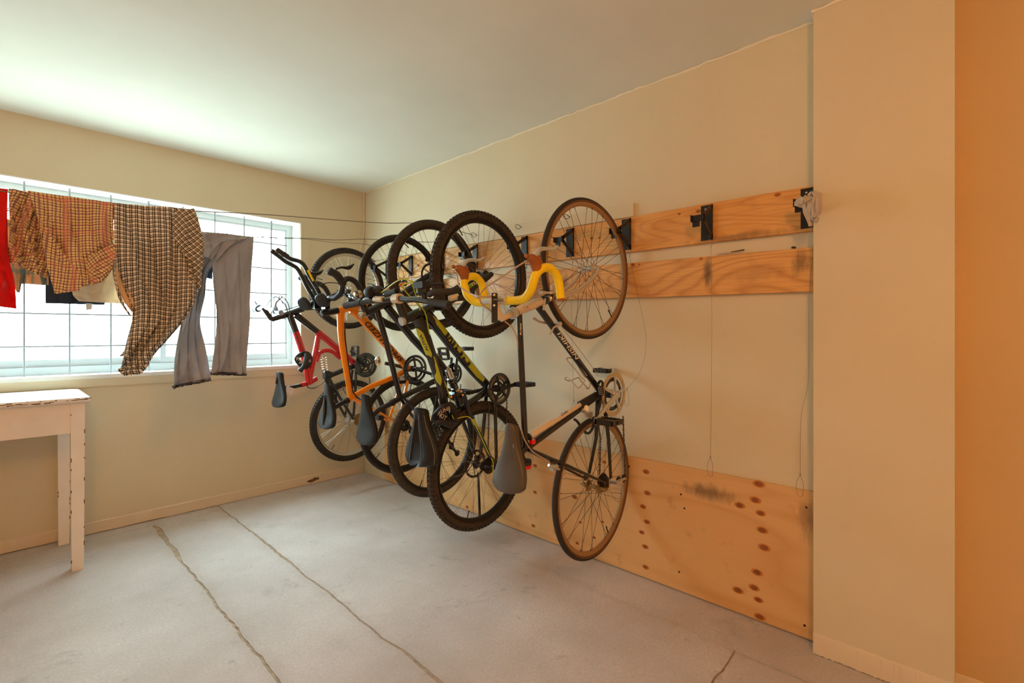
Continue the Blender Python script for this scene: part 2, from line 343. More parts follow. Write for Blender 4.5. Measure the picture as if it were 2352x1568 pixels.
# flat casing round the opening (a thin rendered border)
mb = MB(); e = .010
mb.bb((ox1, WY-e, oz0-.075), (ox1+.072, WY, oz1+.0)); mb.bb((ox0-.07, WY-e, oz0-.075), (ox1, WY, oz0-.022))
struct('trim_1', mb, M['wall'], smooth=False)
# painted sill board and white reveal lining
mb = MB(); mb.bb((ox0, WY-.012, oz0-.022), (ox1+.004, WY+RV, oz0+.002))
struct('window_sill', mb, M['white'], smooth=False)
mb = MB(); mb.bb((ox1-.004, WY-.002, oz0), (ox1+.003, WY+RV, oz1)); mb.bb((ox0, WY-.002, oz1-.003), (ox1, WY+RV, oz1+.004)); mb.bb((ox0-.003, WY-.002, oz0), (ox0+.004, WY+RV, oz1))
struct('trim_2', mb, M['white'], smooth=False)
# window: frame, mullion, sashes, panes
wy = WY+RV
win = tag(thing('window_1', 'wide white framed sliding window behind steel bars', None, (0.2, wy, oz0)), kind='structure'); 
mb = MB(); fw = .045
mb.bb((ox0, wy, oz0), (ox1, wy+.06, oz0+.05)); mb.bb((ox0, wy, oz1-.04), (ox1, wy+.06, oz1)); mb.bb((ox1-fw, wy, oz0+.05), (ox1, wy+.06, oz1-.04)); mb.bb((ox0, wy, oz0+.05), (ox0+fw, wy+.06, oz1-.04))
mb.build('window_frame', M['upvc'], win, smooth=False)
for a, b_, yo in ((ox0+fw, .83, .03), (.80, ox1-fw, .012)):
    s0 = .035; mb = MB(); z0, z1 = oz0+.05, oz1-.04
    mb.bb((a, wy+yo, z0), (b_, wy+yo+.022, z0+s0+.012)); mb.bb((a, wy+yo, z1-.016), (b_, wy+yo+.022, z1)); mb.bb((a, wy+yo, z0+s0+.012), (a+s0, wy+yo+.022, z1-.016)); mb.bb((b_-s0+.02, wy+yo, z0+s0+.012), (b_, wy+yo+.022, z1-.016))
    sa = mb.build('sash', M['upvc'], win, smooth=False)
    MB().bb((a+s0, wy+yo+.009, z0+s0), (b_-.015, wy+yo+.013, z1-.016)).build('pane', M['glass'], sa, smooth=False)
# burglar bars
gy = 4.12
gr = thing('window_grille', 'grey steel bar grid across the white framed window', 'window bars', (.4, gy, oz0))
xs = [1.521-.2015*i for i in range(10)]
for i, x in enumerate(xs):
    MB().cyl(V(x, gy, oz0+.003), V(x, gy, oz1-.003), (.0050 if i % 4 else .0068), 8).build('upright_bar', M['bar'], gr)
    if i % 4 == 0 or abs(x-.715) < .01:
        for z in (oz0+.004, oz1-.005):
            m_ = MB().box((x, gy, z), .075, .02, .003); m_.ball((x-.025, gy, z), .006, 8); m_.ball((x+.025, gy, z), .006, 8); m_.build('fixing_plate', M['white'], gr)
for z in (1.186, 1.386, 1.586, 1.786, 1.986):
    MB().cyl(V(ox0+.02, gy-.006, z), V(1.640, gy-.006, z), .0050, 8).build('cross_bar', M['bar'], gr)
# rough painted skirtings
def skirt(name, p, q, h, th, nrm, seed):
    R = random.Random(seed); mb = MB(); n = 90; p, q, nrm = Vector(p), Vector(q), Vector(nrm); tl = []
    for i in range(n+1):
        a = p.lerp(q, i/n); hh = h*(1+R.uniform(-.025, .025)); t2 = th; b0 = R.uniform(0, .006)
        tl.append([a+V(0, 0, b0), a+nrm*t2+V(0, 0, b0), a+nrm*t2*.7+V(0, 0, hh*.9), a+V(0, 0, hh)])
    mb.loft(tl); return struct(name, mb, M['base'])
skirt('baseboard_back', (XL, WY, 0), (WX-.02, WY, 0), .075, .008, (0, -1, 0), 1)
skirt('baseboard_pillar', (PX, PY1, 0), (PX, PY0, 0), .082, .008, (-1, 0, 0), 2)
skirt('baseboard_right', (WX, PY0, 0), (WX, YB, 0), .08, .006, (-1, 0, 0), 3)
# ragged caulk beads
def bead(name, pts, r, seed, n=10):
    R = random.Random(seed); P = []
    for a, b_ in zip(pts[:-1], pts[1:]):
        a, b_ = Vector(a), Vector(b_); k = max(2, int((b_-a).length/.035))
        for i in range(k): P.append(a.lerp(b_, i/k)+V(R.uniform(-.0025, .0025), R.uniform(-.003, .003), R.uniform(-.003, .003)))
    P.append(Vector(pts[-1])); return struct(name, MB().tube(P, [r*R.uniform(.65, 1.25) for _ in P], 6), M['caulk'])
bead('trim_3', [(WX-.002, WY, H-.003), (WX-.002, PY1, H-.004)], .0062, 1)
bead('trim_4', [(WX-.003, PY1+.002, H-.01), (PX-.002, PY1+.004, H-.006), (PX-.002, PY0, H-.006)], .006, 2)
bead('trim_5', [(WX-.004, PY1+.004, H-.01), (WX-.004, PY1+.004, 0.02)], .0028, 3)
cw = [(WX-.012, WY-.012, H), (WX-.012, WY-.012, 2.30), (WX-.012, WY-.012, 2.19), (WX-.035, WY-.010, 2.07), (WX-.055, WY-.008, 1.98), (WX-.06, WY-.008, 1.80)]
top('corner_cable', MB().tube(cr(cw, 4), .0045, 8), M['caulk'], 'thin cream cable running down the corner where the two walls meet', 'cable')
ch_ = MB(); pc = at(722, 1101, WY-.0105); R_ = random.Random(3)
ch_.prism([(math.cos(a*.5)*(.05+R_.uniform(-.02, .02)), math.sin(a*.5)*(.014+R_.uniform(-.005, .005))) for a in range(12)], pc, (1, 0, .12), (0, 0, 1), -.002)
ch_.build('chipped_plaster', mat('bare_plaster', (120, 88, 62), .95, var=.4, vs=60), bpy.data.objects['baseboard_back'], smooth=False)
# ---------------------------------------------------------------- boards on the bike wall
PF = 2.286      # front face of the planks
def ZZ(y, zr, zl, yl=3.65): return zr+(zl-zr)*(y-.467)/(yl-.467)
def plank(name, label, ya, yb, zr0, zl0, zr1, zl1, m, x0, x1, grp=None):
    n = 14; loops = []; R = random.Random(name+str(ya))
    for i in range(n+1):
        y = ya+(yb-ya)*i/n; a, b_ = ZZ(y, zr0, zl0)+R.uniform(-.001, .001), ZZ(y, zr1, zl1)+R.uniform(-.001, .001); r = .002
        loops.append([V(x0, y, a+r), V(x0+r, y, a), V(x1, y, a), V(x1, y, b_), V(x0+r, y, b_), V(x0, y, b_-r)])
    return top(name, MB().loft(loops), m, label, 'board', grp, smooth=False, base=V(x1, ya, zr0))
up = plank('pine_plank', 'long upper pine board that carries the black bike hooks', PY1+.004, 3.65, 1.685, 1.717, 1.868, 1.899, M['pine'], PF, WX-.001)
lo = plank('pine_plank', 'lower pine board below the hooks, stained dark in two spots', PY1+.006, 3.65, 1.436, 1.50, 1.616, 1.688, M['pine2'], PF, WX-.001)
plank('backing_board', 'cream painted backing board with screw hooks above the pine board', 1.301, 3.98, 1.870, 1.905, 1.937, 1.985, M['wall'], WX-.018, WX-.0005)
def knot(parent, p, r, ry=.6, X=None):
    p = Vector(p)
    MB().lathe(p, [(r*.05, -.0002), (r*.05, -.0012), (r, -.0008), (r, 0)], 14, 'X').build('knot', M['knot'], parent)
def knots(parent, X, L):
    for px, py, r in L:
        p = atX(px, py, X); R_ = r*p.dot(FW)/F*.40; mb = MB(); lo_ = []
        for rr, h in ((1.5, -.0001), (1.45, -.0006), (.0, -.0006)): lo_.append([p+V(h, math.cos(a*math.pi/8)*R_*rr*1.25, math.sin(a*math.pi/8)*R_*rr*.75) for a in range(16)])
        mb.loft(lo_); k = mb.build('knot', M['knotr'], parent); mb = MB(); lo_ = []
        for rr, h in ((1., -.0006), (.95, -.0012), (.0, -.0012)): lo_.append([p+V(h, math.cos(a*math.pi/8)*R_*rr*1.2, math.sin(a*math.pi/8)*R_*rr*.8) for a in range(16)])
        mb.loft(lo_).build('knot_heart', M['knot'], k)
knots(up, PF, [(1786, 447, 11), (1604, 485, 10), (1560, 491, 6), (1359, 547, 7), (1377, 546, 6), (961, 610, 7)])
knots(lo, PF, [(1454, 608, 8), (1610, 594, 7), (1468, 607, 4)])
ply = []
for (ya, yb, lab) in ((PY1+.003, 2.905, 'long honey coloured plywood sheet along the floor under the bicycles'), (2.909, 3.70, 'short plywood sheet at the far end of the row, behind the hindmost tyres')):
    mb = MB(); mb.bb((WX-.012, ya, .009), (WX-.001, yb, .617 if ya < 2 else .625)); ply.append(top('plywood_sheet', mb, M['ply'], lab, 'plywood', smooth=False))
PXF = WX-.012
knots(ply[0], PXF, [(1484, 1083, 13), (1487, 1132, 13), (1477, 1163, 12), (1486, 1198, 12), (1474, 1222, 11), (1482, 1255, 12), (1483, 1302, 12),
  (1743, 1111, 19), (1735, 1148, 18), (1699, 1160, 17), (1747, 1178, 16), (1751, 1217, 18), (1755, 1257, 19), (1739, 1314, 18), (1732, 1349, 17), (1695, 1355, 18), (1742, 1377, 15), (1745, 1416, 18),
  (1229, 1069, 10), (1229, 1130, 9), (1225, 1207, 9), (1320, 1141, 12), (1333, 1199, 7), (1300, 1050, 8), (1388, 1061, 9), (1384, 1198, 6), (1365, 1234, 7), (1326, 1247, 8), (1073, 1164, 8), (1066, 1188, 6), (1130, 1060, 7)])
mb = MB()
for px, py in ((1852, 1165), (1848, 1436), (1445, 1071), (1572, 1167), (1564, 1135), (1560, 1313)):
    p = atX(px, py, PXF); MB().lathe(p, [(.0003, -.0015), (.0045, -.0015), (.005, 0), (.0003, 0)], 10, 'X').build('screw', M['screw'], ply[0])
# scorch-like stains are part of the lower plank's surface (dark rubber marks, thin patches of residue)
# small brush lying on the lower plank, hidden tool end near the pillar
tp = lambda px, py, X=2.295: atX(px, py, X)
br = thing('small_brush', 'small brush with brown handle lying on top of the lower pine board', 'brush', tp(1680, 580))
MB().tube([tp(1679, 578.5), tp(1695, 576), tp(1709, 573.5)], [.003, .005, .006], 8, flat=.5).build('handle', mat('brown_handle', (86, 48, 24), .5), br)
MB().tube([tp(1679, 578.5), tp(1664, 580), tp(1647, 582)], [.003, .004, .0035], 8).build('bristles', M['cream'], br)
top('pocket_knife', MB().tube([tp(1818, 569), tp(1822, 567.5), tp(1828, 569)], .004, 8), M['mblk'], 'tiny dark object on the lower pine board beside the pillar', 'small object')

# ---------------------------------------------------------------- bike hooks
def make_hook(y, z, label, tipx=2.18, cable=None, grp='black bike hooks on the upper board'):
    h = thing('bike_hook', label, 'hook', (PF, y, z-.082), grp)
    n = y-.026; f = y+.027
    MB().bb((PF-.003, n, z-.082), (PF, f, z+.082)).build('wall_plate', M['hook'], h, smooth=False)
    mb = MB(); t = V(tipx, n, z+.004); w = .004
    mb.bar((PF-.006, n, z-.082), (PF-.006, n, z+.082), w, .014, (0, 1, 0))
    mb.bar(V(PF-.004, n, z+.074), t+V(0, 0, .006), w, .020); mb.bar(V(PF-.004, n, z-.074), t-V(0, 0, .006), w, .020); mb.box(t, .02, .004, .034)
    mb.build('bracket_arm', M['hook'], h, smooth=False)
    mb = MB(); mb.bb((tipx-.004, n, z-.012), (tipx, n+.052, z+.018)); mb.bb((tipx-.018, n+.048, z-.012), (tipx, n+.052, z+.018)); mb.bb((tipx, n+.018, z-.034), (tipx+.004, n+.05, z-.010))
    mb.build('hook_arm', M['hook'], h, smooth=False)
    for a, b_ in ((.012, .062), (.012, -.062), (.032, .064)): MB().lathe((PF-.003, n+a, z+b_), [(.0002, -.0015), (.004, -.0015), (.0045, 0), (.0002, 0)], 10, 'X').build('screw', M['alu'], h)
    if cable is not None:
        mb = MB(); b0 = V(PF-.010, n+.0, z-.045); k = V(PF-.006, n+.004, z-.115)
        mb.tube(cr([k, b0+V(0, -.012, -.025), b0, b0+V(.004, .014, -.02), k], 5), .0009, 5); mb.cyl(k+V(0, 0, .006), k-V(0, 0, .008), .0025, 8)
        pts = [k]+cable; mb.tube(cr(pts, 6), .0008, 5)
        e_ = cable[-1]; mb.cyl(e_+V(0, 0, .006), e_-V(0, 0, .006), .0022, 8)
        mb.tube(cr([e_, e_+V(-.002, .014, -.04), e_+V(0, .008, -.085), e_+V(0, -.008, -.085), e_+V(-.002, -.012, -.04), e_], 5), .0008, 5)
        mb.build('steel_cable', M['wire'], h)
    return h
hz = lambda y: 1.783+(y-.9)*.0098
make_hook(.497, hz(.49), 'black bike hook next to the pillar with a grey rag on it', cable=[atX(1858, 700, 2.28), atX(1857, 870, 2.285), atX(1840, 960, 2.285), atX(1838, 1090, 2.285)])
make_hook(.912, hz(.91), 'empty black bike hook alone on the bare board, second from the pillar', cable=[atX(1635, 720, 2.28), atX(1634, 900, 2.285), atX(1632, 1050, 2.285)])
make_hook(1.337, hz(1.33), 'black bike hook holding the front wheel of the black road bike', 2.175, cable=[atX(1468, 690, 2.27), atX(1484, 780, 2.25), atX(1472, 850, 2.27), atX(1440, 893, 2.25)])
make_hook(1.705, hz(1.70), 'empty black bike hook seen through the spokes of the black road bike', cable=[atX(1313, 700, 2.28), atX(1316, 840, 2.285), atX(1318, 920, 2.285)])
make_hook(2.06, hz(2.05), 'black bike hook holding the knobbly wheel of the lime and black bike', 2.17, cable=[atX(1092, 770, 2.285), atX(1093, 870, 2.285)])
make_hook(2.52, hz(2.5), 'black bike hook holding the front wheel of the plain black bike', 2.17)
make_hook(2.89, hz(2.9), 'black bike hook holding the front wheel of the orange bike', 2.17, cable=[atX(937, 800, 2.285), atX(937, 850, 2.285)])
make_hook(3.29, hz(3.3), 'black bike hook between the orange and the red bike', cable=[atX(885, 800, 2.285), atX(885, 850, 2.285)])
make_hook(3.63, hz(3.62), 'black bike hook holding the front wheel of the red bike, hindmost', 2.16)
# rag on the hook by the pillar
rg = thing('cloth_rag', 'crumpled grey rag hanging from the hook next to the pillar', 'rag', atX(1862, 520, 2.145))
RR = random.Random(8); mb = MB()
def fold(pts, r, k=5):
    P = cr(pts, 5); m = len(P); loops = []
    tgv = [(P[min(i+1, m-1)]-P[max(i-1, 0)]).normalized() for i in range(m)]
    ph = RR.uniform(0, 6)
    for i in range(m):
        u = tgv[i].cross(V(.3, .9, .2)).normalized(); w = tgv[i].cross(u); rr = r*(.75+.5*math.sin(math.pi*min(1, i/m+.1)))
        loops.append([P[i]+(u*math.cos(a*math.pi/10)+w*math.sin(a*math.pi/10)*.7)*rr*(1+.22*math.sin(k*a*math.pi/10+ph+i*.15)) for a in range(20)])
    mb.loft(loops)
q = lambda px, py, dy=0: atX(px, py, 2.145+dy)
fold([q(1830, 466, .02), q(1840, 463, .01), q(1856, 462), q(1868, 458)], .017, 6)
fold([q(1858, 452), q(1868, 446), q(1878, 450, -.01), q(1880, 466, -.01), q(1882, 486, -.01)], .012)
fold([q(1866, 452, .01), q(1864, 475), q(1862, 490), q(1870, 505)], .013)
fold([q(1874, 450, -.02), q(1872, 475, -.02), q(1870, 500, -.02)], .012)
fold([q(1880, 455, -.03), q(1881, 475, -.03), q(1879, 494, -.02)], .010)
fold([q(1850, 468), q(1852, 485), q(1858, 502), q(1862, 519)], .0105)
fold([q(1862, 490, -.01), q(1871, 504, -.01), q(1877, 502, -.02), q(1874, 511, -.01)], .008)
mb.build('cloth', M['rag'], rg)

# ---------------------------------------------------------------- clothes lines
def sline(name, pts, label, r=.0022, m='line'):
    P = cr(pts, 8); mb = MB().tube(P, r, 6)
    return top(name, mb, M[m], label, 'clothes line', 'clothes lines')
L1Y, L2Y, L3Y = 2.52, 2.93, 3.6
def Lp(px, py, y): return at(px, py, y)
l1 = [V(-2.29, L1Y, 1.86), Lp(10, 440, L1Y), Lp(130, 456, L1Y), Lp(256, 469, L1Y), Lp(442, 484, L1Y), Lp(600, 492, L1Y), Lp(760, 504, L1Y), Lp(880, 512, L1Y), Lp(960, 513, L1Y), Lp(1037, 527, L1Y), atX(1088, 540, 2.285)]
sline('clothes_line', l1, 'nearest clothes line, carrying the checked clothes and running in front of the wheels')
l2 = [V(-2.29, L2Y, 1.86), Lp(300, 520, L2Y), Lp(455, 532, L2Y), Lp(520, 537, L2Y), Lp(580, 544, L2Y), Lp(700, 547, L2Y), Lp(770, 551, L2Y), Lp(840, 549, L2Y), Lp(930, 554, L2Y), atX(1000, 556, 2.285)]
sline('clothes_line', l2, 'middle clothes line, carrying the grey jeans')
l3 = [V(-2.29, 3.3, 1.86), V(0, 3.35, 1.79), V(.8, 3.42, 1.79), Lp(530, 534, 3.50), Lp(620, 546, 3.55), Lp(700, 549, 3.60), Lp(760, 556, 3.65), Lp(830, 560, 3.7), atX(858, 565, 2.285)]
sline('clothes_line', l3, 'far clothes line close to the window', .0018)
def shook(px, py, label):
    p = atX(px, py, 2.27); s = p.dot(FW)/F*6
    P = [V(2.293, p.y, p.z+.0), p+V(0, -s*.3, s*.3), p+V(-.01, s*.7, s*.9), p+V(-.012, s*1.2, 0), p+V(-.008, s*.4, -s*.9), p+V(-.006, -s*.8, -s*.9), p+V(-.004, -s*1.6, -s*.2)]
    top('screw_hook', MB().tube(cr(P, 5), .0016, 6), M['hook'], label, 'screw hook', 'small screw hooks on the cream backing board', base=p)
shook(1303, 497, 'tiny open screw hook behind the spokes of the black road bike')
shook(1192, 520, 'tiny screw hook on the backing board between two raised wheels')
shook(1090, 539, 'tiny screw hook tying the nearest clothes line, behind knobbly wheel')
shook(1006, 556, 'tiny screw hook where the middle clothes line ends')
shook(850, 582, 'tiny screw hook at the far left of the backing board')

# ---------------------------------------------------------------- laundry
def cloth(name, m, parent, rows, Y, fold=(.012, 5, .0), nu=40, nv=44, th=.0022, uvw=None, rag=0., dy=0., seed=1, scale=1.0, skew=None, bulge=0.):
    """rows: [(left px, left py, right px, right py)] from the line downwards, spanned in the plane Y, then folded in depth"""
    R = random.Random(seed); A = [at(a, b_, Y) for a, b_, _, _ in rows]; B = [at(c_, d, Y) for _, _, c_, d in rows]
    n = len(rows)-1; k = max(2, nv//n); LA, LB = cr(A, k), cr(B, k); m_ = len(LA); vs = []; uv = []; amp, fr, ph = fold
    p1, p2, p3 = R.uniform(0, 6), R.uniform(0, 6), R.uniform(0, 6)
    vl = 0
    for i in range(m_):
        if i: vl += ((LA[i]-LA[i-1]).length+(LB[i]-LB[i-1]).length)/2
        wd = (LB[i]-LA[i]).length; v = i/(m_-1)
        for j in range(nu+1):
            u = j/nu; p = LA[i].lerp(LB[i], u)
            a_ = amp*(.25+.75*min(1, v*3))
            q1 = fr*math.pi*u*1.6+p1+2.3*v; q2 = fr*math.pi*u*2.7+p2-3.1*v; q3 = 6*v+3*u+p3
            d = a_*1.1*math.sin(fr*math.pi*2*u+ph+1.7*math.sin(2.2*v*math.pi+p1))+a_*1.5*(1-abs(math.sin(q1)))**2.5-a_*1.2*(1-abs(math.sin(q2)))**3+a_*.9*(1-abs(math.sin(q3)))**3
            d += bulge*math.sin(math.pi*u)
            p = p+V(0, -d+dy, 0); flat_ = p.copy()
            if rag and i == m_-1: p.z -= R.uniform(0, rag)
            vs.append(p)
            uu = p.x*scale; vv = -p.z*scale
            if skew:
                sx = skew(u, v); uu, vv = uu*math.cos(sx)-vv*math.sin(sx), uu*math.sin(sx)+vv*math.cos(sx)
            uu += .22*d+.003*math.sin(7*v+3*u+p1); vv += .18*d+.003*math.sin(6*u+3*v+p2)
            uv.append((uu, vv))
    w = nu+1; fs = [(i*w+j, i*w+j+1, (i+1)*w+j+1, (i+1)*w+j) for i in range(m_-1) for j in range(nu)]
    nvv = len(vs); back = [p+V(0, th, 0) for p in vs]; fs2 = [tuple(nvv+q_ for q_ in reversed(f)) for f in fs]
    edge = [i for i in range(nu+1)]+[i*w+nu for i in range(1, m_)]+[(m_-1)*w+j for j in range(nu-1, -1, -1)]+[i*w for i in range(m_-2, 0, -1)]
    fs3 = [(edge[(i+1) % len(edge)], edge[i], nvv+edge[i], nvv+edge[(i+1) % len(edge)]) for i in range(len(edge))]
    mb = MB(); mb.v = vs+back; mb.f = fs+fs2+fs3
    return mb.build(name, m, parent, uvs=uv+uv, ang=1.2)
# red garment
g1 = thing('red_garment', 'bright red cloth hanging at the left end of the nearest line', 'laundry', at(0, 700, L1Y))
cloth('cloth', M['redc'], g1, [(-150, 424, 18, 434), (-150, 500, 17, 510), (-150, 590, 20, 590), (-150, 640, 34, 650), (-150, 690, 38, 708)], L1Y, (.016, 1.5, .4), seed=3, dy=-.004)
cloth('back_panel', M['redc'], g1, [(-150, 424, 17, 434), (-150, 520, 15, 530), (-150, 600, 26, 640)], L1Y, (.006, 2, .4), seed=4, dy=.03)
# plaid shirt
g2 = thing('plaid_shirt', 'orange and purple plaid shirt folded over the nearest line', 'shirt', at(140, 670, L1Y))
cloth('sleeve', M['plaid'], g2, [(20, 433, 100, 446), (21, 480, 108, 490), (22, 540, 112, 545), (16, 580, 112, 600), (16, 600, 108, 640)], L1Y, (.013, 2.1, .5), seed=6, dy=-.002, skew=lambda u, v: -.25)
cloth('body', M['plaid'], g2, [(62, 440, 262, 468), (78, 480, 259, 500), (92, 530, 259, 545), (102, 575, 262, 580), (112, 625, 258, 615), (124, 675, 234, 648)], L1Y, (.011, 1.4, 2.2), seed=9, dy=-.020, skew=lambda u, v: .04)
cloth('front_placket', M['plaid'], g2, [(84, 500, 92, 502), (92, 540, 112, 536), (102, 590, 148, 590), (114, 640, 186, 640), (126, 676, 180, 668)], L1Y, (.003, 1, 0), seed=2, dy=-.040, skew=lambda u, v: -.05, scale=1.0)
cloth('hem_fold', M['plaid'], g2, [(200, 590, 262, 560), (196, 612, 262, 590), (200, 640, 254, 615), (210, 655, 238, 640)], L1Y, (.004, 1, 1), seed=5, dy=-.038, skew=lambda u, v: .75)
cloth('back_panel', M['plaid'], g2, [(20, 433, 262, 468), (22, 500, 260, 540), (26, 590, 250, 590)], L1Y, (.006, 2, 1), seed=7, dy=.03)
# checked trousers
g3 = thing('checked_trousers', 'black and cream checked trousers hanging from the nearest line', 'trousers', at(300, 860, L1Y))
cloth('back_leg', M['check'], g3, [(300, 560, 456, 560), (312, 640, 462, 600), (330, 700, 458, 660), (340, 740, 440, 710), (300, 790, 400, 760), (278, 820, 360, 800)], L1Y, (.008, 2, 1), seed=12, dy=.05, skew=lambda u, v: .5)
cloth('lining', M['lining'], g3, [(259, 590, 300, 600), (262, 625, 312, 660), (272, 660, 322, 700), (292, 700, 316, 722), (306, 716, 312, 726)], L1Y, (.004, 1, 0), seed=13, dy=.02)
cloth('waist_and_front', M['check'], g3, [(258, 467, 442, 481), (259, 500, 452, 512), (261, 545, 456, 540), (266, 600, 462, 575), (282, 650, 459, 640), (302, 700, 447, 690), (304, 735, 422, 735), (292, 775, 388, 778), (280, 815, 358, 812), (272, 848, 340, 836)], L1Y, (.017, 1.7, .2), seed=14, dy=-.010, nv=90, nu=60, skew=lambda u, v: 0)
cloth('side_edge', M['check'], g3, [(259, 600, 264, 603), (262, 640, 270, 644), (276, 690, 285, 694), (296, 722, 304, 726)], L1Y, (.001, 1, 0), seed=15, dy=.012)
cloth('cuff', M['check'], g3, [(270, 846, 342, 832), (271, 853, 338, 840), (284, 862, 326, 856)], L1Y, (.006, 1.5, .6), seed=16, dy=-.018, rag=.003)
cloth('side_fold', M['check'], g3, [(398, 484, 441, 482), (392, 520, 456, 530), (400, 560, 463, 572), (425, 600, 460, 630), (430, 650, 455, 665)], L1Y, (.006, 1.2, 1), seed=17, dy=-.034, skew=lambda u, v: .8)
# jeans folded over the middle line
g4 = thing('grey_jeans', 'faded grey jeans folded over the middle line, frayed hems', 'jeans', at(500, 880, L2Y))
cloth('far_leg', M['den'], g4, [(453, 532, 540, 543), (456, 570, 530, 580), (452, 620, 482, 620), (436, 680, 472, 680), (418, 750, 464, 740), (404, 820, 474, 800), (398, 872, 485, 866), (397, 890, 484, 871)], L2Y, (.012, 1.2, .4), seed=21, dy=.02, nv=70)
cloth('near_leg', M['den'], g4, [(492, 540, 580, 544), (488, 570, 579, 590), (488, 640, 576, 650), (493, 710, 570, 710), (493, 770, 566, 780), (487, 820, 563, 826), (481, 857, 562, 859)], L2Y, (.010, 1.1, 2.1), seed=22, dy=-.014, nv=70)
cloth('seat_fold', M['den'], g4, [(458, 533, 568, 544), (462, 548, 545, 556), (464, 566, 520, 570), (462, 590, 494, 600)], L2Y, (.008, 1, 1), seed=23, dy=-.030)
cloth('frayed_hem', mat('frayed_dark', (78, 74, 80), .95), g4, [(397, 886, 485, 867), (397, 892, 485, 873)], L2Y, (.010, 1.2, .4), seed=21, dy=.012, nv=6, rag=.006, nu=60)
cloth('frayed_hem', mat('frayed_dark_near', (78, 74, 80), .95), g4, [(480, 853, 562, 855), (480, 859, 562, 861)], L2Y, (.010, 1.1, 2.1), seed=22, dy=-.020, nv=6, rag=.006, nu=60)
cloth('pocket_lining', M['navy'], g4, [(478, 586, 496, 586), (477, 610, 495, 610), (478, 636, 495, 640)], L2Y, (.003, 1, 0), seed=24, dy=.05)
# clothes on the far line
YF = 3.38
g5 = thing('striped_towel', 'teal and orange striped cloth behind the plaid shirt', 'towel', at(70, 650, YF))
cloth('cloth', M['stripe'], g5, [(-20, 500, 112, 510), (-6, 560, 112, 570), (14, 610, 112, 615), (26, 650, 111, 655)], YF, (.008, 2, .4), seed=31)
cloth('hanging_corner', M['stripe'], g5, [(28, 600, 58, 606), (32, 650, 50, 650), (37, 670, 45, 673)], YF, (.004, 1, .4), seed=32, dy=-.012)
g6 = thing('navy_garment', 'dark navy cloth peeking below the plaid shirt', 'laundry', at(180, 695, YF))
cloth('cloth', M['navy'], g6, [(100, 515, 262, 530), (102, 580, 262, 590), (104, 640, 262, 640), (105, 696, 240, 700)], YF, (.006, 1.5, .4), seed=33, dy=.01)
cloth('care_label', M['tagw'], g6, [(197, 696, 212, 697), (198, 712, 211, 710)], YF, (.001, 1, .4), seed=34, nv=4, nu=4)
g7 = thing('beige_garment', 'beige linen cloth with a curved hem behind the checked trousers', 'laundry', at(240, 690, YF))
cloth('cloth', M['beige'], g7, [(190, 525, 330, 535), (180, 600, 330, 600), (170, 650, 325, 650), (165, 676, 318, 690), (180, 692, 310, 700)], YF, (.006, 2, .4), seed=35, dy=-.03)

# ---------------------------------------------------------------- old white table
tz = .926; tb = thing('white_table', 'old white painted wooden table with chipped edges at the window wall', 'table', (-.3, 3.7, 0))
x1 = .345; x0 = -1.05; y0, y1 = 3.435, 4.03
mb = MB(); n = 40; RT_ = random.Random(5)
prof = lambda x: [V(x, y0+.012, tz-.026), V(x, y0+.002, tz-.020), V(x, y0, tz-.008), V(x, y0+.006, tz), V(x, y1, tz), V(x, y1, tz-.026)]
mb.loft([prof(x0+(x1-.05-x0)*i/n) for i in range(n+1)]+[[p+V(0, 0, -.001) for p in prof(x1-.02)], [V(x1+.0, p.y+(.004 if p.y < 3.6 else -.02), p.z-.004 if p.z > tz-.01 else p.z) for p in prof(x1)]])
tt = mb.build('tabletop', M['tbl'], tb)
for i in range(46):
    x = RT_.uniform(x0+.6, x1-.01); l = RT_.uniform(.004, .028)
    MB().box((x, y0+.0035, tz-.005+RT_.uniform(-.012, .002)), l, .008, RT_.uniform(.002, .005)).build('paint_chip', M['chip'], tt)
MB().bb((x0+.03, 3.485, tz-.19), (.268, 3.507, tz-.026)).build('apron', M['tbl'], tb, smooth=False)
MB().bb((.262, 3.50, tz-.19), (.284, 4.0, tz-.026)).build('apron', M['tbl'], tb, smooth=False)
def leg(x, y):
    mb = MB(); loops = []
    for z, s in ((0, .0245), (.35, .0265), (tz-.026, .029)): loops.append([V(x-s, y-s, z), V(x+s, y-s, z), V(x+s, y+s, z), V(x-s, y+s, z)])
    lg = mb.loft(loops).build('leg', M['tbl'], tb, smooth=False)
    for i in range(13):
        z = RT_.uniform(.03, .85); sx = RT_.choice((-1, 1)); MB().box((x+sx*(.0252+.003*z), y-.0258-.0026*z, z), .004, .003, RT_.uniform(.006, .022)).build('paint_chip', M['chip'], lg)
leg(.296, 3.505); leg(.275, 3.985); leg(-.98, 3.505); leg(-.98, 3.985)
